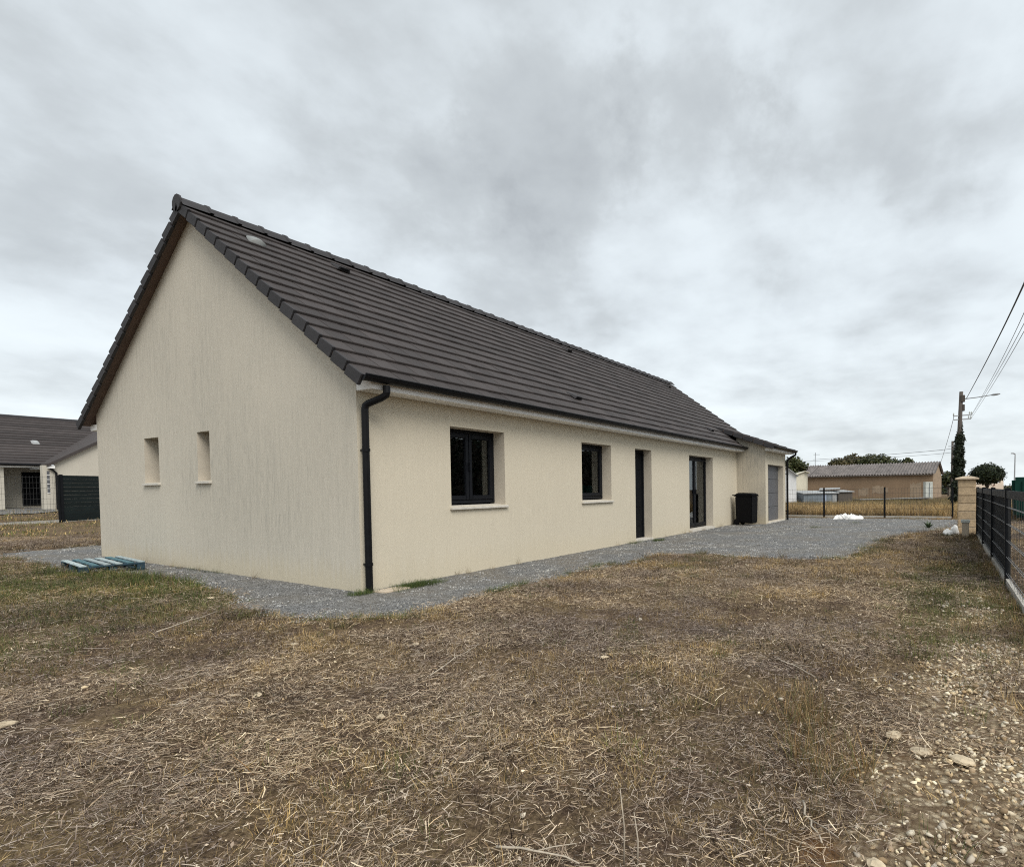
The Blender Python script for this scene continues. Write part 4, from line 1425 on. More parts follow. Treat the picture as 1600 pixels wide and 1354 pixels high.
# white and cream gabled sheds at the left of the barn
def gable_shed(name, label, u0, u1, ul, vl, vr, vtop_u, vtop, depth, mat, roofm):
    a, b = ray_at(u0, 780, depth), ray_at(u1, 780, depth)
    zl_, zr_ = ray_at(u0, vl, depth).z, ray_at(u1, vr, depth).z
    tp = ray_at(vtop_u, vtop, depth)
    t = thing(name, label, 'shed', (a.x, a.y, 0))
    m = MB(); sh = Vector((4.0, 1.4, 0))
    pts = [Vector((a.x, a.y, -.6)), Vector((b.x, b.y, -.6)), Vector((b.x, b.y, zr_)), Vector((tp.x, tp.y, tp.z)), Vector((a.x, a.y, zl_))]
    bk = [p + sh for p in pts]
    m.add(pts + bk, [(0, 1, 2, 3, 4), (9, 8, 7, 6, 5), (0, 5, 6, 1), (1, 6, 7, 2), (4, 9, 5, 0)]); m.build('wall', mat, t)
    up = Vector((0, 0, .06)); o = Vector((-.2, -.07, 0))
    for i, j in ((2, 3), (3, 4)):
        m = MB(); e = (pts[i] - pts[j]).normalized() * (.18 if i == 2 else -.18)
        p, q = (pts[i] + e, pts[j]) if i == 2 else (pts[i], pts[j] + (pts[j] - pts[i]).normalized() * .18)
        m.hexa([p + o, q + o, q + sh, p + sh, p + o + up, q + o + up, q + sh + up, p + sh + up]); m.build('roof_slope', roofm, t)


gable_shed('gabled_shed', 'white gabled shed just behind the garage corner', 1205, 1244.5, 0, 741, 742, 1228, 730, 46, 'shed_white', 'sheet_grey')
gable_shed('cream_shed', 'small cream shed between the white shed and the barn', 1243, 1262, 0, 742, 738, 1258, 736.5, 52, 'shed_cream', 'shed_cream')


# ---- utility poles, lamp, wires
def pole():
    base = ray_at(1494, 790, 38); top = ray_at(1502, 612, 38)
    base.z = -.2
    t = thing('utility_pole', 'wooden utility pole wrapped in dark ivy with a lamp arm near its top', 'pole', tuple(base))
    m = MB(); m.tube([base, base.lerp(top, .5), top], [.16, .14, .115], 12); m.build('shaft', 'pole_wood', t, smooth=True)
    p1, p2 = ray_at(1489.5, 650.0, 38), ray_at(1519, 647.5, 38)
    m = MB(); m.bar(p1, p2, .06, .07); m.build('crossarm', 'lamp_metal', t)
    p3, p4 = ray_at(1490.5, 656, 38), ray_at(1517, 654, 38)
    m = MB(); m.bar(p3, p4, .06, .07); m.build('crossarm', 'lamp_metal', t)
    for (u, v) in ((1490, 649), (1515, 646.5), (1518, 646.5), (1513.5, 653), (1517, 653)):
        p = ray_at(u, v, 38); m = MB(); m.tube([p, p + Vector((0, 0, .06)), p + Vector((0, 0, .12)), p + Vector((0, 0, .16))], [.03, .05, .035, .02], 8); m.build('insulator', 'cabinet_grey', t)
    a_, b_ = ray_at(1503, 623.5, 38), ray_at(1548, 617.2, 37)
    c_ = ray_at(1563, 615, 36.6)
    m = MB(); m.tube([a_, a_.lerp(b_, .5) + Vector((0, 0, -.02)), b_], [.035, .03, .028], 8); la = m.build('lamp_arm', 'lamp_metal', t)
    m = MB(); m.tube([b_, b_.lerp(c_, .3), b_.lerp(c_, .75), c_], [.03, .07, .06, .02], 8); m.build('lamp_head', 'lamp_metal', la)
    p = ray_at(1504.5, 622, 37.9)
    m = MB(); m.box(p.x - .1, p.y - .12, p.z - .25, p.x + .1, p.y + .12, p.z + .2); m.build('junction_box', 'pole_wood', t, bevel=.02)
    p = ray_at(1505.3, 636, 37.9)
    m = MB(); m.box(p.x - .08, p.y - .08, p.z - .25, p.x + .08, p.y + .08, p.z + .18); m.build('fuse_box', 'pole_wood', t, bevel=.02)
    return t, base, top


POLE, pbase, ptop = pole()


def wire(name, label, pts, r, mat='wire_dark'):
    m = MB()
    P = [Vector(p) for p in pts]
    # quadratic through three points, sampled
    out = []
    for k in range(25):
        s = k / 24
        out.append(P[0] * (2 * (s - .5) * (s - 1)) + P[1] * (-4 * s * (s - 1)) + P[2] * (2 * s * (s - .5)))
    m.tube(out, r, 6)
    tag(m.build(name, mat, None, smooth=True), label, 'cable')


wire('power_cable', 'thick black cable from the ivy pole to the upper right edge', [ray_at(1509.8, 622.8, 37.6), ray_at(1572, 503, 16), ray_at(1668, 240, 4.6)], .019)
wire('phone_cable', 'thin grey cable nearest under the thick black cable', [ray_at(1519, 646, 37.8), ray_at(1570, 552, 17), ray_at(1660, 320, 5.5)], .0075, 'wire_steel')
wire('phone_cable', 'thin grey cable in the middle of the three thin ones', [ray_at(1519.3, 646.8, 37.8), ray_at(1573, 556, 17), ray_at(1672, 335, 5.5)], .0075, 'wire_steel')
wire('phone_cable', 'thin grey cable lowest of those running to the right edge', [ray_at(1517.5, 653.5, 37.8), ray_at(1573, 565, 17), ray_at(1680, 345, 5.5)], .0075, 'wire_steel')
wire('phone_cable', 'thin drop cable slanting down left of the ivy pole', [ray_at(1490.5, 650, 38), ray_at(1482, 683, 46), ray_at(1470, 722, 56)], .016, 'wire_steel')
wire('phone_cable', 'thin cable running left above the barn roof from the thin pole', [ray_at(1488, 699, 47), ray_at(1430, 706.5, 55), ray_at(1270, 718, 70)], .02, 'wire_steel')
wire('phone_cable', 'lower thin cable running left above the barn ridge', [ray_at(1488, 701, 47), ray_at(1440, 711, 55), ray_at(1225, 722, 70)], .016, 'wire_steel')
t = thing('thin_pole', 'thin dark pole standing just left of the ivy pole', 'pole', tuple(ray_at(1487, 790, 47)))
a_, b_ = ray_at(1487.3, 795, 47), ray_at(1488.4, 689, 47)
m = MB(); m.tube([a_, b_], [.13, .09], 8); m.build('shaft', 'pole_wood', t, smooth=True)
m = MB(); p = ray_at(1488.3, 697, 46.9); m.bar(p + Vector((0, .3, 0)), p - Vector((0, .3, 0)), .05, .05); m.build('bracket', 'lamp_metal', t)
t = thing('street_lamp', 'slim grey street lamp in the far distance at the right edge', 'lamp', tuple(ray_at(1584, 765, 70)))
a_, b_ = ray_at(1584.5, 770, 70), ray_at(1586.2, 709, 70)
m = MB(); m.tube([a_, b_], [.09, .06], 8); m.build('shaft', 'lamp_metal', t)
m = MB(); m.tube([b_, ray_at(1582.5, 707.8, 70), ray_at(1580, 708.2, 70)], [.06, .09, .07], 8); m.build('lamp_head', 'lamp_metal', t)
t = thing('tv_aerial', 'thin television aerial mast above the left end of the barn', 'aerial', tuple(ray_at(1273.5, 727, 68)))
m = MB(); m.tube([ray_at(1273.5, 740, 68), ray_at(1274, 707, 68)], .03, 6); m.build('mast', 'wire_steel', t)
m = MB(); m.tube([ray_at(1271, 710, 68), ray_at(1281, 710, 68)], .025, 6); m.tube([ray_at(1274, 708, 67.4), ray_at(1274, 708, 68.6)], .02, 6); m.build('boom', 'wire_steel', t)

# ---- far house behind the pillar, green container over the fence
def far_house():
    a, b = ray_at(1512, 765, 75), ray_at(1568, 765, 75)
    t = thing('far_house', 'pale pink rendered house mostly hidden behind the ball-shaped tree', 'house', (a.x, a.y, 0))
    z1 = ray_at(1540, 754.5, 75).z
    m = MB(); m.hexa([(a.x, a.y, -.8), (b.x, b.y, -.8), (b.x + 6, b.y + 2, -.8), (a.x + 6, a.y + 2, -.8), (a.x, a.y, z1), (b.x, b.y, z1), (b.x + 6, b.y + 2, z1 + .1), (a.x + 6, a.y + 2, z1 + .1)]); m.build('wall', 'far_wall', t)
    p = ray_at(1513, 742, 75); q = ray_at(1519, 742, 75)
    m = MB(); m.hexa([(p.x, p.y, 1), (q.x, q.y, 1), (q.x + .5, q.y + .2, 1), (p.x + .5, p.y + .2, 1), (p.x, p.y, p.z), (q.x, q.y, p.z), (q.x + .5, q.y + .2, p.z), (p.x + .5, p.y + .2, p.z)]); m.build('chimney', 'far_wall', t)
    p = ray_at(1564, 744, 75); q = ray_at(1568, 744, 75)
    m = MB(); m.hexa([(p.x, p.y, 1), (q.x, q.y, 1), (q.x + .5, q.y + .2, 1), (p.x + .5, p.y + .2, 1), (p.x, p.y, p.z), (q.x, q.y, p.z), (q.x + .5, q.y + .2, p.z), (p.x + .5, p.y + .2, p.z)]); m.build('wall_end', 'far_wall', t)
    p = ray_at(1552, 757, 74.8); q = ray_at(1555, 757, 74.8)
    m = MB(); m.hexa([(p.x, p.y, 1.1), (q.x, q.y, 1.1), (q.x, q.y + .02, 1.1), (p.x, p.y + .02, 1.1), (p.x, p.y, p.z), (q.x, q.y, p.z), (q.x, q.y + .02, p.z), (p.x, p.y + .02, p.z)]); m.build('window', 'far_roof', t)


far_house()
t = thing('green_container', 'dark green container standing behind the street fence at the right edge', 'container', (20.2, -9.4, 0))
m = MB(); m.hexa([(18.6, -8.15, .12), (18.6, -11.5, .12), (23.5, -11.5, .12), (23.5, -9.2, .12), (18.6, -8.1, 1.47), (18.6, -11.5, 1.47), (23.5, -11.5, 1.47), (23.5, -9.15, 1.47)])
m.build('body', 'container_green', t, bevel=.10)
for k in range(6):
    m = MB(); y = -8.45 - k * .55; m.box(18.55, y - .05, .2, 18.598, y + .05, 1.35); m.build('rib', 'container_green', t, bevel=.01)
for (x, y) in ((18.9, -8.5), (18.9, -11.2), (23.2, -9.5), (23.2, -11.2)):
    m = MB(); m.tube([(x, y, .0), (x, y, .125)], .07, 8); m.build('foot', 'old_timber', t)

# ================================================================== VEGETATION
def leaf_cloud(blobs, n, size, cols, rg, shell=0.55):
    """n leaf quads through the volume of several ellipsoids, denser towards their skins"""
    w = np.array([b[3] * b[4] * b[5] for b in blobs]) ** (2 / 3); w /= w.sum()
    k = rg.choice(len(blobs), n, p=w)
    B = np.array(blobs)[k]
    d = rg.normal(size=(n, 3)); d /= np.linalg.norm(d, axis=1, keepdims=True)
    r = (shell + (1 - shell) * rg.random(n) ** .6) * (1 + .10 * rg.normal(size=n))
    C = B[:, :3] + d * r[:, None] * B[:, 3:6]
    nrm = d + rg.normal(size=(n, 3)) * .7; nrm /= np.linalg.norm(nrm, axis=1, keepdims=True)
    a = np.cross(nrm, rg.normal(size=(n, 3))); a /= np.linalg.norm(a, axis=1, keepdims=True) + 1e-9
    b = np.cross(nrm, a)
    s = size * (.6 + .8 * rg.random(n))[:, None]
    V = np.stack([C - a * s, C - b * s * .55, C + a * s, C + b * s * .55], 1).reshape(-1, 3)
    F = np.arange(4 * n).reshape(-1, 4)
    cc = np.array(cols)[rg.integers(0, len(cols), n)] * (.75 + .5 * rg.random((n, 1)))
    return V, F, np.repeat(cc, 4, 0)


def tree(name, label, base, h, blobs, n, size, cols, seed, group=None, trunk_r=.12):
    t = thing(name, label, 'tree', base, group=group)
    rg = np.random.default_rng(seed)
    bl = [(base[0] + b[0], base[1] + b[1], base[2] + b[2], b[3], b[4], b[5]) for b in blobs]
    m = MB(); m.tube([(base[0], base[1], base[2] - .2), (base[0] + .03, base[1], base[2] + h * .5), (base[0], base[1] + .04, base[2] + h)], [trunk_r, trunk_r * .75, trunk_r * .4], 8)
    for b in bl[:6]:
        m.tube([(base[0], base[1], base[2] + h * .6), ((base[0] + b[0]) / 2, (base[1] + b[1]) / 2, base[2] + h * .9), (b[0], b[1], b[2])], [trunk_r * .4, trunk_r * .25, trunk_r * .1], 5)
    m.build('trunk', 'bark', t, smooth=True)
    V, F, c = leaf_cloud(bl, n, size, cols, rg)
    link('crown', np_mesh('crown', V, F, 'leaf', c), t)
    t.children[-1].matrix_parent_inverse = world_inv(t)
    return t


OLIVE = [(.055, .070, .022), (.085, .095, .030), (.10, .10, .035), (.040, .055, .018)]
BROWNG = [(.11, .09, .035), (.085, .085, .03), (.13, .10, .04), (.06, .06, .022)]
DARK = [(.018, .028, .014), (.028, .040, .018), (.040, .050, .022), (.014, .020, .010)]


def tree_at(name, label, u, v_top, v_bot, w_px, depth, cols, seed, n=2600, group=None, lob=8):
    c = ray_at(u, v_bot, depth); top = ray_at(u, v_top - 2.5, depth).z
    hw = w_px * 1.35 * depth / FPX / 2
    base = (c.x, c.y, -.3)
    H = top + .3
    rg = np.random.default_rng(seed + 100)
    blobs = []
    for k in range(lob):
        a = rg.random() * 6.28; rr = hw * .60 * math.sqrt(rg.random())
        zz = H * (.62 + .22 * rg.random()); q = hw * (.32 + .22 * rg.random())
        blobs.append((math.cos(a) * rr, math.sin(a) * rr * 1.0, min(zz, H - q * .8), q, q, q * .8))
    blobs.append((0, 0, H - hw * .45, hw * .5, hw * .5, hw * .42))
    return tree(name, label, base, H * .55, blobs, n, depth * .0023, cols, seed, group)


G = 'trees behind the barn'
tree_at('tree', 'green tree between the garage corner and the white shed', 1240, 714, 745, 36, 62, OLIVE, 1, 2600)
tree_at('tree', 'small bushy tree over the left part of the barn ridge', 1310, 717, 740, 34, 95, BROWNG, 2, 2400, G)
tree_at('tree', 'broad brownish tree over the middle left of the barn ridge', 1334, 710.5, 740, 42, 98, BROWNG, 3, 2800, G)
tree_at('tree', 'yellowish green tree highest over the middle of the barn roof', 1362, 710.5, 740, 40, 96, OLIVE, 4, 2800, G)
tree_at('tree', 'lower dark tree right of the middle over the barn ridge', 1392, 716.5, 740, 36, 98, DARK + OLIVE, 5, 2400, G)
tree_at('tree', 'small separate tree over the right part of the barn ridge', 1418, 717, 740, 28, 100, OLIVE, 6, 2000, G)
tree_at('tree', 'dark shrubby tree between the barn end and the ivy pole', 1482, 738, 770, 26, 68, OLIVE + DARK, 7, 2000)

# ball-clipped tree
p = ray_at(1542.5, 765, 40)
bc = ray_at(1542, 741, 40)
tree('ball_tree', 'round clipped dark tree on a thin trunk behind the street fence', (p.x, p.y, -.3), 2.0,
     [(bc.x - p.x, bc.y - p.y, bc.z + .3, 1.0, 1.0, .72), (bc.x - p.x, bc.y - p.y, bc.z + .34, .8, .8, .70), (bc.x - p.x + .3, bc.y - p.y + .3, bc.z + .25, .72, .72, .6), (bc.x - p.x - .3, bc.y - p.y - .35, bc.z + .28, .7, .7, .6)],
     9000, .065, [(.020, .034, .014), (.035, .050, .018), (.055, .068, .024), (.016, .024, .012)], 11)

# ivy on the pole
blobs = []
rg = np.random.default_rng(5)
for k in range(26):
    f = k / 25
    v = 798 + (664 - 798) * f
    w_ = (9.8 - 4.8 * f ** 2) * (1 + .18 * math.sin(k * 1.9)) * (0.55 if f > .88 else 1)
    c = ray_at(1495.2 + 5.2 * f + rg.normal() * .7, v, 38)
    q = w_ * 38 / FPX
    blobs.append((c.x, c.y, c.z, q, q, .30))
V, F, c = leaf_cloud(blobs, 9000, .075, DARK, rg, .6)
me = np_mesh('ivy', V, F, 'leaf', c)
o = link('ivy', me, POLE)
# tall hedge across the street, outside the picture but mirrored in the panes
hb = []
for k in range(44):
    x = 1.0 + k * .85
    for z in (.9, 2.3, 3.5):
        hb.append((x + rg.normal() * .2, -15.6 + rg.normal() * .25, z, .85, .8, .95))
V, F, c = leaf_cloud(hb, 16000, .16, DARK + [(.05, .03, .02)], rg, .6)
me_h = np_mesh('street_hedge', V, F, 'leaf', c)
oh = tag(link('street_hedge', me_h), 'tall dark hedge across the street, mirrored in the window panes', kind='stuff')
m = MB(); m.box(.6, -16.1, -.1, 38, -15.3, 4.0); m.build('core', 'bark', oh)
#tag(link('street_hedge', np_mesh('street_hedge', V, F, 'leaf', c)), 'tall dark hedge across the street, mirrored in the window panes', kind='stuff')
# low hedge line in the distance
V, F, c = leaf_cloud([tuple(ray_at(u, 770, 85)) + (2.0, 2.0, 1.1 + .3 * math.sin(u)) for u in range(1466, 1620, 12)], 7000, .2, OLIVE + DARK, rg, .5)
tag(link('far_hedge', np_mesh('far_hedge', V, F, 'leaf', c)), 'low distant hedge behind the street and the far house', kind='stuff')


# ---- scattering with geometry nodes
def scatter(name, label, pts, rot, scl, idx, tint, protos):
    me = bpy.data.meshes.new(name)
    n = len(pts)
    me.vertices.add(n)
    me.vertices.foreach_set('co', np.asarray(pts, np.float32).ravel())
    for nm, ty, arr, key in (('rot', 'FLOAT_VECTOR', rot, 'vector'), ('scl', 'FLOAT', scl, 'value'), ('idx', 'INT', idx, 'value'), ('tint', 'FLOAT', tint, 'value')):
        a = me.attributes.new(nm, ty, 'POINT')
        a.data.foreach_set(key, np.asarray(arr, np.int32 if ty == 'INT' else np.float32).ravel())
    pc = bpy.data.collections.new(name + '_pieces')
    for k, pm in enumerate(protos):
        pc.objects.link(bpy.data.objects.new('%s_piece_%02d' % (name, k), pm))
    ng = bpy.data.node_groups.new(name, 'GeometryNodeTree')
    ng.interface.new_socket('Geometry', in_out='INPUT', socket_type='NodeSocketGeometry')
    ng.interface.new_socket('Geometry', in_out='OUTPUT', socket_type='NodeSocketGeometry')
    nn, ll = ng.nodes, ng.links
    gi, go = nn.new('NodeGroupInput'), nn.new('NodeGroupOutput')
    ci = nn.new('GeometryNodeCollectionInfo'); ci.inputs['Collection'].default_value = pc
    ci.inputs['Separate Children'].default_value = True
    ip = nn.new('GeometryNodeInstanceOnPoints'); ip.inputs['Pick Instance'].default_value = True

    def att(nm, ty):
        a = nn.new('GeometryNodeInputNamedAttribute'); a.data_type = ty; a.inputs[0].default_value = nm
        return a.outputs[0]
    ll.new(gi.outputs[0], ip.inputs['Points']); ll.new(ci.outputs[0], ip.inputs['Instance'])
    ll.new(att('idx', 'INT'), ip.inputs['Instance Index'])
    er = nn.new('FunctionNodeEulerToRotation'); ll.new(att('rot', 'FLOAT_VECTOR'), er.inputs[0]); ll.new(er.outputs[0], ip.inputs['Rotation'])
    ll.new(att('scl', 'FLOAT'), ip.inputs['Scale'])
    ll.new(ip.outputs[0], go.inputs[0])
    o = link(name, me)
    md = o.modifiers.new('scatter', 'NODES'); md.node_group = ng
    return tag(o, label, kind='stuff')


def strips(C0, D, Ln, Wd, lift, curl, rg, cols, up=None, segs=2):
    """bent ribbon straws: start C0, direction D (unit), length, width"""
    n = len(C0)
    side = np.cross(D, np.array([0, 0, 1.0])) + 1e-6
    side /= np.linalg.norm(side, axis=1, keepdims=True)
    tw = rg.normal(size=(n, 3)) * .35
    side = side + tw; side /= np.linalg.norm(side, axis=1, keepdims=True)
    Vs = []
    for k in range(segs + 1):
        f = k / segs
        P = C0 + D * (Ln * f)[:, None] + curl * (f * f)
        P[:, 2] += lift * f
        wv = Wd * (1 - .75 * f) if up else Wd * (1 - .3 * abs(f - .5))
        Vs += [P - side * wv[:, None] / 2, P + side * wv[:, None] / 2]
    V = np.stack(Vs, 1).reshape(-1, 3)
    m = 2 * (segs + 1)
    base = np.arange(n)[:, None] * m
    F = np.concatenate([np.concatenate([base + 2 * k, base + 2 * k + 1, base + 2 * k + 3, base + 2 * k + 2], 1) for k in range(segs)], 0)
    return V, F, np.repeat(cols, m, 0)


def pick(cols, n, rg, jit=.25):
    c = np.array(cols)[rg.integers(0, len(cols), n)]
    return c * (1 - jit + 2 * jit * rg.random((n, 1)))


STRAW = [(.39, .305, .225), (.50, .405, .31), (.29, .218, .158), (.16, .110, .077), (.60, .505, .39), (.22, .158, .112), (.055, .037, .026), (.43, .32, .21), (.095, .063, .044)]
TAN = [(.38, .26, .115), (.30, .205, .095), (.45, .33, .165), (.22, .15, .07), (.15, .115, .052), (.50, .37, .19)]
GREEN = [(.080, .100, .028), (.11, .125, .036), (.15, .15, .05), (.050, .066, .020), (.065, .085, .025), (.22, .17, .08)]
FRESH = [(.055, .085, .022), (.08, .11, .03), (.04, .065, .018), (.12, .13, .045)]


def litter_proto(seed, n=150, rad=.19, big=1.0):
    rg = np.random.default_rng(seed)
    a = rg.random(n) * 6.283; r = rad * np.sqrt(rg.random(n))
    C0 = np.stack([r * np.cos(a), r * np.sin(a), .002 + .030 * rg.random(n) ** 2], 1)
    th = rg.normal(0, .9, n) + (rg.random(n) < .5) * 1.7
    el = rg.normal(0.06, .20, n)
    D = np.stack([np.cos(th) * np.cos(el), np.sin(th) * np.cos(el), np.sin(el)], 1)
    Ln = (.012 + .054 * rg.random(n) ** 2.0) * big
    Wd = .0013 + .0021 * rg.random(n) ** 2
    curl = rg.normal(size=(n, 3)) * .012; curl[:, 2] = np.abs(curl[:, 2]) * -.4
    return strips(C0, D, Ln, Wd, 0, curl, rg, pick(STRAW, n, rg))


def tuft_proto(seed, n, rad, h0, h1, wd, cols, lean=.5):
    rg = np.random.default_rng(seed)
    a = rg.random(n) * 6.283; r = rad * np.sqrt(rg.random(n))
    C0 = np.stack([r * np.cos(a), r * np.sin(a), np.full(n, -.006)], 1)
    az = a + rg.normal(0, 1.0, n); ln = np.abs(rg.normal(0, lean, n))
    D = np.stack([np.cos(az) * np.sin(ln), np.sin(az) * np.sin(ln), np.cos(ln)], 1)
    Ln = h0 + (h1 - h0) * rg.random(n) ** 1.4
    Wd = wd * (.6 + .8 * rg.random(n))
    curl = np.stack([np.cos(az), np.sin(az), np.full(n, -.5)], 1) * (Ln * .35 * rg.random(n))[:, None]
    return strips(C0, D, Ln, Wd, 0, curl, rg, pick(cols, n, rg), up=True, segs=3)


def flake_proto(seed, n=70, rad=.20):
    rg = np.random.default_rng(seed)
    a = rg.random(n) * 6.283; r = rad * np.sqrt(rg.random(n))
    C = np.stack([r * np.cos(a), r * np.sin(a), .004 + .02 * rg.random(n)], 1)
    nr = rg.normal(size=(n, 3)) * .55 + np.array([0, 0, 1.0]); nr /= np.linalg.norm(nr, axis=1, keepdims=True)
    x = np.cross(nr, rg.normal(size=(n, 3))); x /= np.linalg.norm(x, axis=1, keepdims=True); y = np.cross(nr, x)
    s = (.003 + .006 * rg.random(n) ** 2)[:, None]
    V = np.stack([C - x * s, C - y * s * .6, C + x * s, C + y * s * .6], 1).reshape(-1, 3)
    return V, np.arange(4 * n).reshape(-1, 4), np.repeat(pick(STRAW + [(.06, .045, .03), (.09, .065, .045)], n, rg), 4, 0)


ICO = None


def chips_proto(seed, n, rad, s0, s1, cols, flat=.65):
    global ICO
    if ICO is None:
        bm = bmesh.new(); bmesh.ops.create_icosphere(bm, subdivisions=1, radius=1)
        ICO = (np.array([v.co[:] for v in bm.verts]), np.array([[v.index for v in f.verts] for f in bm.faces])); bm.free()
    rg = np.random.default_rng(seed)
    Vs, Fs, Cs = [], [], []
    for k in range(n):
        a = rg.random() * 6.283; r = rad * math.sqrt(rg.random())
        s = s0 + (s1 - s0) * rg.random() ** 2.5
        v = ICO[0] * (1 + .28 * rg.normal(size=(len(ICO[0]), 1))) * np.array([1, .55 + .5 * rg.random(), flat * (.6 + .6 * rg.random())]) * s
        e = Euler((rg.normal() * .4, rg.normal() * .4, rg.random() * 6.28)).to_matrix()
        v = v @ np.array(e).T + np.array([r * math.cos(a), r * math.sin(a), s * .25])
        Vs.append(v); Fs.append(ICO[1] + k * len(v)); Cs.append(np.repeat(pick(cols, 1, rg, .2), len(v), 0))
    return np.concatenate(Vs), np.concatenate(Fs), np.concatenate(Cs)


def protos(fn, cnt, mat, *a, **k):
    return [np_mesh('piece', *fn(900 + 31 * i, *a, **k)[:2], mat, fn(900 + 31 * i, *a, **k)[2]) for i in range(cnt)]


def field(density, lo, hi, rg, cond=None, xr=(-6, 21), yr=(-8.6, 14)):
    """points on the ground seen by (or close beside) the picture, thinned with distance"""
    n = int(density * (xr[1] - xr[0]) * (yr[1] - yr[0]))
    x = xr[0] + (xr[1] - xr[0]) * rg.random(n); y = yr[0] + (yr[1] - yr[0]) * rg.random(n)
    u, v, zc = project(np.stack([x, y, np.zeros(n)], -1))
    dist = np.hypot(x - CAM[0], y - CAM[1])
    ok = (zc > .6) & (u > -260) & (u < 1860) & (v < 1560) & (dist >= lo) & (dist < hi)
    ok &= ~((x > -.02) & (x < L + .02) & (y > -.02) & (y < W + .02)) & ~((x > LG) & (x < L) & (y > -PJ - .02) & (y < .1))
    x, y, dist = x[ok], y[ok], dist[ok]
    if cond is not None:
        k = rg.random(len(x)) < cond(x, y, dist)
        x, y, dist = x[k], y[k], dist[k]
    return x, y, dist


def put(name, label, parts, protos_, rg, smin=.8, smax=1.25, tilt=.08, dz=0.0, grow=0.0, tintfn=None):
    x = np.concatenate([p[0] for p in parts]); y = np.concatenate([p[1] for p in parts]); d = np.concatenate([p[2] for p in parts])
    n = len(x)
    z = gz(x, y) + dz
    rot = np.stack([rg.normal(0, tilt, n), rg.normal(0, tilt, n), rg.random(n) * 6.283], 1)
    scl = (smin + (smax - smin) * rg.random(n)) * (1 + grow * np.clip(d - 5, 0, 14))
    tint = np.clip(.5 + 2.0 * (fbm(x * 1.3, y * 1.3, 61, 4) - .5) + rg.normal(0, .16, n), 0, 1)
    return scatter(name, label, np.stack([x, y, z], -1), rot, scl, rg.integers(0, len(protos_), n), tint, protos_)


rg = np.random.default_rng(12)
lawn_ok = lambda x, y: 1 - sstep(-.22, .10, sdist(x, y) + (fbm(x * 2.2, y * 2.2, 41, 4) - .5) * .55)


def bare(x, y):
    g_, s_, r_ = zones(x, y)
    return np.clip(1 - 1.0 * sstep(.45, .85, s_ + .9 * (fbm(x * 2.6, y * 2.6, 90, 3) - .5)) - 1.0 * sstep(.5, .85, r_), .22, 1)


def worn(x, y):
    """matted and thin places in the litter"""
    return np.clip(.25 + 1.5 * sstep(.36, .60, fbm(x * 1.5 + 9, y * 1.5, 81, 4)), 0, 1)


LIT = protos(litter_proto, 8, 'dry_plant')
put('straw_litter', 'dead straw litter lying over the mown plot', [
    field(85, 0, 5.2, rg, lambda x, y, d: lawn_ok(x, y) * bare(x, y) * worn(x, y)),
    field(44, 5.2, 9, rg, lambda x, y, d: lawn_ok(x, y) * bare(x, y) * worn(x, y)),
    field(15, 9, 24, rg, lambda x, y, d: lawn_ok(x, y))], LIT, rg, .8, 1.35, .08, .002, .035)
FLK = protos(flake_proto, 5, 'dry_plant')
put('leaf_crumbs', 'crumbled dead leaves between the straws', [
    field(9, 0, 6.5, rg, lambda x, y, d: lawn_ok(x, y) * .9), field(4, 6.5, 14, rg, lambda x, y, d: lawn_ok(x, y))], FLK, rg, .9, 1.5, .06, .004, .03)


def tan_w(x, y, d):
    return lawn_ok(x, y) * bare(x, y) * np.clip(.03 + 1.2 * sstep(.50, .62, fbm(x * 1.5, y * 1.5, 33, 4) + .05 * sstep(4, 12, d)), 0, 1)


TUF = protos(tuft_proto, 6, 'dry_plant', 60, .09, .014, .062, .0024, TAN, .7)
put('dry_grass', 'short dry tan grass tufts on the plot', [field(75, 0, 6, rg, tan_w), field(60, 6, 12, rg, tan_w), field(34, 12, 26, rg, tan_w)], TUF, rg, .7, 1.35, .15, 0, .02)


def green_w(x, y, d):
    g_, s_, r_ = zones(x, y)
    return lawn_ok(x, y) * np.clip(.015 + .28 * sstep(.56, .68, fbm(x * 1.3, y * 1.3, 51, 4)) + 1.25 * sstep(.12, .6, g_), 0, 1)


GRN = protos(tuft_proto, 6, 'green_plant', 54, .085, .016, .075, .0028, GREEN, .65)
put('green_grass', 'olive green grass patches by the gable and along the fence', [field(85, 0, 8, rg, green_w), field(75, 8, 15, rg, green_w), field(14, 15, 26, rg, green_w)], GRN, rg, .7, 1.4, .15, 0, .02)
STU = protos(tuft_proto, 6, 'dry_plant', 16, .11, .018, .085, .0030, [(.035, .023, .015), (.055, .036, .023), (.022, .015, .011), (.085, .058, .037), (.05, .045, .02)], .42)
put('dark_stubble', 'dark brown mown weed stubble', [field(52, 0, 7, rg, lambda x, y, d: lawn_ok(x, y) * bare(x, y) * sstep(.36, .58, fbm(x * 1.8, y * 1.8, 85, 3))), field(40, 7, 18, rg, lambda x, y, d: lawn_ok(x, y) * sstep(.36, .58, fbm(x * 1.8, y * 1.8, 85, 3)))], STU, rg, .8, 1.4, .1, 0, .05)
LONG = protos(litter_proto, 4, 'dry_plant', 12, .22, 2.6)
put('long_straw', 'long pale straws scattered on the ground', [field(6, 0, 7, rg, lambda x, y, d: lawn_ok(x, y)), field(3, 7, 14, rg, lambda x, y, d: lawn_ok(x, y))], LONG, rg, .9, 1.5, .08, .012, .02)

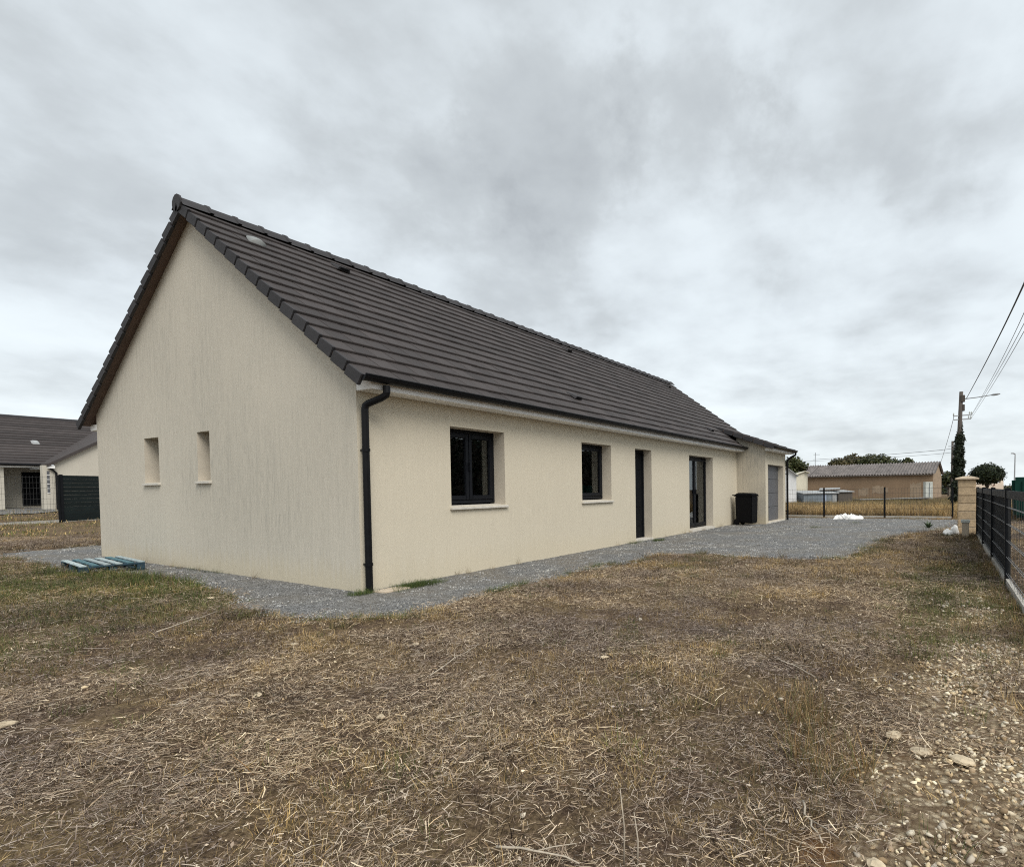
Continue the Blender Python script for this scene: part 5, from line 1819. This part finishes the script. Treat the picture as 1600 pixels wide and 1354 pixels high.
CLP = protos(tuft_proto, 7, 'dry_plant', 46, .085, .03, .15, .0032, [(.30, .20, .09), (.17, .10, .05), (.10, .10, .04), (.13, .13, .05), (.07, .05, .03), (.36, .26, .13)], .75)
put('weed_clumps', 'uneven clumps of half dry weeds rooted in the plot', [
    field(3.2, 0, 8, rg, lambda x, y, d: lawn_ok(x, y) * sstep(.48, .62, fbm(x * .9, y * .9, 95, 3))),
    field(3.2, 8, 20, rg, lambda x, y, d: lawn_ok(x, y) * sstep(.42, .60, fbm(x * .9, y * .9, 95, 3)))], CLP, rg, .45, 1.1, .2, 0, .02)

# limestone rubble
LIME = [(.56, .45, .30), (.62, .53, .38), (.44, .33, .20), (.66, .59, .46), (.36, .27, .18), (.48, .42, .34), (.28, .20, .12)]


def stone_w(x, y, d):
    g_, s_, r_ = zones(x, y)
    return lawn_ok(x, y) * sstep(.42, .80, s_ + .9 * (fbm(x * 2.6, y * 2.6, 90, 3) - .5))


CHP = protos(chips_proto, 6, 'stone_chip', 46, .16, .003, .015, LIME, .5)
put('limestone_rubble', 'pale limestone rubble showing through the thin grass', [field(70, 0, 8, rg, stone_w)], CHP, rg, .8, 1.3, .05, -.002)
CH1 = protos(chips_proto, 8, 'stone_chip', 1, .02, .010, .026, LIME[:2] + LIME[3:4], .55)
put('loose_stones', 'small pale stones scattered over the plot', [field(4.5, 0, 16, rg, lambda x, y, d: lawn_ok(x, y) * .8), field(75, 0, 9, rg, lambda x, y, d: stone_w(x, y, d) * .9)], CH1, rg, .28, 1.0, .1, .005, .01)

# gravel chips on the path
GCH = protos(chips_proto, 6, 'gravel_chip', 60, .15, .004, .0115, [(.30, .302, .302), (.37, .372, .37), (.22, .222, .223), (.41, .408, .395), (.46, .452, .43), (.17, .171, .171), (.34, .32, .285)], .8)
gr_ok = lambda x, y: sstep(-.12, .10, sdist(x, y) + (fbm(x * 2.2, y * 2.2, 41, 4) - .5) * .55)
put('gravel_chips', 'loose grey gravel chips on the path', [field(34, 0, 13, rg, lambda x, y, d: gr_ok(x, y)), field(12, 13, 26, rg, lambda x, y, d: gr_ok(x, y))], GCH, rg, .9, 1.3, .05, -.004, .03)

# weeds: green turf at the downpipe, tufts along the wall and the gravel edge, weeds at the fence
FRS = protos(tuft_proto, 5, 'green_plant', 46, .08, .02, .10, .0035, FRESH)
wx, wy = [], []
for (cx_, cy_, sx_, sy_, n_) in ((0.62, -.26, .38, .14, 150), (-.06, -.14, .14, .08, 24), (.95, -1.42, .4, .08, 26), (7.85, -.30, .25, .12, 34), (7.0, -.10, .5, .03, 16),
                                 (-.05, 3.6, .03, .8, 10), (-1.7, 3.6, .6, 1.6, 130), (-1.25, 1.6, .3, 1.0, 60), (3.2, -1.40, .5, .08, 16), (11.2, -6.3, .25, .2, 40), (13.5, -2.8, .5, .2, 10), (16.4, -3.6, .7, .15, 16)):
    wx.append(rg.normal(cx_, sx_ * .5, n_)); wy.append(np.minimum(rg.normal(cy_, sy_ * .5, n_), 99))
wx, wy = np.concatenate(wx), np.concatenate(wy)
k = ~((wx > -.01) & (wx < L) & (wy > -.01) & (wy < W))
put('green_weeds', 'fresh green weeds at the wall foot and the gravel edge', [(wx[k], wy[k], np.full(k.sum(), 5.0))], FRS, rg, .6, 1.15, .15, .0)
olx = np.concatenate([rg.normal(-1.02, .14, 90), rg.normal(-1.35, .35, 60)]); oly = np.concatenate([rg.uniform(1.3, 5.6, 90), rg.uniform(3.2, 5.6, 60)])
k = (olx < -.45) & ~((olx > -1.25) & (oly > 4.6)) & (olx - .3 * (oly - 4) < -.3)
put('olive_weeds', 'bushy olive green weeds between the pallet and the gravel corner', [(olx[k], oly[k], np.full(k.sum(), 5.0))],
    protos(tuft_proto, 5, 'green_plant', 60, .10, .04, .17, .0045, GREEN[:5] + FRESH[:2], .7), rg, .6, 1.25, .15, 0)
WED = protos(tuft_proto, 5, 'dry_plant', 30, .06, .08, .30, .0035, [(.30, .19, .085), (.20, .12, .055), (.36, .26, .13), (.09, .085, .035), (.12, .07, .035), (.11, .11, .045)], .5)
fx = np.concatenate([rg.normal(-1.95, .30, 60), rg.normal(-1.35, .15, 16), rg.normal(-1.15, .3, 40), rg.uniform(.3, 12, 130), rg.uniform(14.5, 19.5, 30), rg.normal(5.6, .15, 6), rg.normal(-.9, .1, 8), rg.uniform(.3, 14, 16), np.full(10, -.07)])
fy = np.concatenate([rg.normal(-5.70, .14, 60), rg.normal(-5.55, .08, 16), rg.normal(3.9, 1.0, 40), rg.normal(-6.74, .07, 130), rg.normal(-6.7, .2, 30), rg.normal(-3.9, .3, 6), rg.normal(2.4, .8, 8), np.full(16, -.05), rg.uniform(1.5, 6.5, 10)])
ex, ey = [], []
for i in range(len(GRAVEL) - 4):
    (ax, ay), (bx, by) = GRAVEL[i], GRAVEL[i + 1]
    k_ = int(9 * math.hypot(bx - ax, by - ay)); f_ = rg.random(k_)
    ex.append(ax + (bx - ax) * f_ + rg.normal(0, .13, k_)); ey.append(ay + (by - ay) * f_ + rg.normal(0, .13, k_))
ex, ey = np.concatenate(ex), np.concatenate(ey)
put('edge_weeds', 'short weeds breaking up the edge of the gravel', [(ex, ey, np.full(len(ex), 5.0))], WED + FRS[:3], rg, .22, .50, .15, 0)
put('dry_weeds', 'tall dry weeds along the fence foot and the wall', [(fx, fy, np.full(len(fx), 5.0))], WED, rg, .30, .85, .12, 0)

# tall golden grass beyond the wire fence
TAL = protos(tuft_proto, 6, 'tall_grass', 70, .30, .25, .75, .016, [(.42, .28, .125), (.52, .37, .18), (.30, .20, .09), (.60, .45, .25), (.17, .115, .05), (.12, .10, .045)], .32)
n = 1900
tx = 20.25 + 9 * rg.random(n) ** 1.5; ty = rg.uniform(-9.5, 5, n)
put('tall_grass', 'tall golden dry grass field beyond the wire fence', [(tx, ty, np.full(n, 5.0))], TAL, rg, .36, .74, .14, 0)
TAL2 = protos(tuft_proto, 4, 'tall_grass', 60, .5, .3, .8, .02, [(.22, .17, .075), (.16, .13, .06), (.28, .21, .10), (.11, .10, .045)], .3)
n = 1600
tx = rg.uniform(29, 57, n); ty = rg.uniform(-10, 9, n)
put('rough_grass', 'brownish rough grass in front of the barn', [(tx, ty, np.full(n, 5.0))], TAL2, rg, .4, .75, .08, -.2)
n = 700
tx = rg.uniform(-6, 9, n); ty = rg.uniform(14, 34, n)
kk = ~((tx > 0) & (ty < 14.5))
put('far_lawn', 'short dry grass towards the neighbouring house', [(tx[kk], ty[kk], np.full(kk.sum(), 5.0))], protos(tuft_proto, 3, 'dry_plant', 40, .4, .04, .12, .014, TAN + GREEN, .5), rg, .8, 1.3, .1, 0)

# ---- larger stones and sticks that can be picked out
STN = [((8, 1141), .060, 'large flat pale stone at the left edge of the foreground'), ((595, 1127), .034, 'pale stone low in the middle left of the dry grass'),
       ((945, 1031), .036, 'flat white stone in the grass right of the middle'), ((650, 1016), .040, 'pale grey stone below the green turf at the corner'),
       ((460, 1014), .036, 'cream stone in the grass below the gravel corner'), ((403, 1092), .036, 'whitish stone left of the middle in the dry grass'),
       ((1440, 1176), .060, 'largest cream stone among the rubble on the right'), ((1396, 1152), .055, 'rounded stone just above the largest rubble stone'),
       ((1505, 1192), .060, 'long flat stone lying in the right rubble patch'), ((330, 942), .050, 'flat pale stone in the green grass by the gravel'),
       ((1370, 1346), .045, 'orange cream stone at the bottom of the rubble patch')]
for k, ((u, v), s, lab) in enumerate(STN):
    d_ = CF + CR * (u - CX) / FPX - CU * (v - CY) / FPX
    p = CAM + d_ * (-CAM[2] / d_[2])
    me = lump_mesh('stone', 'limestone', s * .85, s * .62, s * .26, k + 20, 2, .4, 1.3, flat=False)
    o = link('stone', me); o.location = (p[0], p[1], gz1(p[0], p[1]) + s * .10 + .016); o.rotation_euler = (0, 0, k * 1.3)
    tag(o, lab, 'stone', 'loose limestone on the plot')


def stick(label, a, b, r, bend=.03):
    P = []
    for (u, v) in (a, b):
        d_ = CF + CR * (u - CX) / FPX - CU * (v - CY) / FPX
        q = CAM + d_ * ((.03 - CAM[2]) / d_[2]); P.append(Vector((q[0], q[1], gz1(q[0], q[1]) + .035)))
    pts = []
    for k in range(7):
        f = k / 6
        p = P[0].lerp(P[1], f); w_ = math.sin(f * 3.1) * bend
        pts.append(p + Vector((w_ * random.gauss(.8, .5), w_ * random.gauss(.5, .5), .008 * random.random())))
    r *= .6
    m = MB(); m.tube(pts, [r * (1 - .5 * i / 6) for i in range(7)], 6)
    mid = pts[3]; dr = (P[1] - P[0]).normalized()
    side = Vector((-dr.y, dr.x, .25)).normalized()
    m.tube([mid, mid + dr * .05 + side * .03, mid + dr * .12 + side * .06], [r * .6, r * .45, r * .25], 5)
    tag(m.build('stick', 'dead_stick', None, smooth=True), label, 'stick', 'dead sticks on the plot')


stick('long pale stick lying in the grass left of the gravel corner', (245, 992), (340, 963), .011)
stick('thin stick in the middle of the dry grass below the first window', (672, 1055), (748, 1011), .007)
stick('pale branching stick at the bottom edge in the middle', (775, 1322), (905, 1350), .008, .02)
stick('short whitish stick on the left of the dry grass', (267, 1108), (292, 1102), .008, .005)
stick('grey stick in the right foreground above the rubble', (1215, 1035), (1275, 1063), .008)
stick('thin stick pointing to the rusty soil at the bottom right', (1255, 1250), (1284, 1312), .008, .02)
for (u, v, h, lab) in ((975, 1352, .26, 'left of two dry upright stalks at the bottom edge'), (996, 1352, .19, 'right of two dry upright stalks at the bottom edge')):
    d_ = CF + CR * (u - CX) / FPX - CU * (v - CY) / FPX
    p = CAM + d_ * (-CAM[2] / d_[2]); z = gz1(p[0], p[1])
    m = MB(); m.tube([(p[0], p[1], z - .02), (p[0] + .006, p[1], z + h * .5), (p[0] - .004, p[1] + .008, z + h)], [.0032, .0028, .0016], 6)
    tag(m.build('dry_stalk', 'dead_stick', None, smooth=True), lab, 'stalk', 'upright dry stalks')
# spiky plant on the drive
t = thing('spiky_plant', 'small green spiky rosette plant growing in the gravel drive', 'plant', (14.4, -5.8, 0))
rgp = np.random.default_rng(3)
for k in range(16):
    a = k * 2.4; el = .35 + .9 * rgp.random(); ln_ = .22 + .10 * rgp.random()
    dv = Vector((math.cos(a) * math.cos(el), math.sin(a) * math.cos(el), math.sin(el))); sd_ = Vector((-math.sin(a), math.cos(a), 0)) * .022
    b0 = Vector((14.4, -5.8, .0)); mid = b0 + dv * ln_ * .55; tip = b0 + dv * ln_ + Vector((0, 0, -.03))
    V = np.array([b0 - sd_, b0 + sd_, mid + sd_ * 1.2, mid - sd_ * 1.2, tip + sd_ * .1, tip - sd_ * .1])
    me = np_mesh('leaf', V, np.array([[0, 1, 2, 3], [3, 2, 4, 5]]), 'leaf', np.tile(np.array([[.09, .13, .06]]) * (.7 + .6 * rgp.random()), (6, 1)))
    link('leaf', me, t)
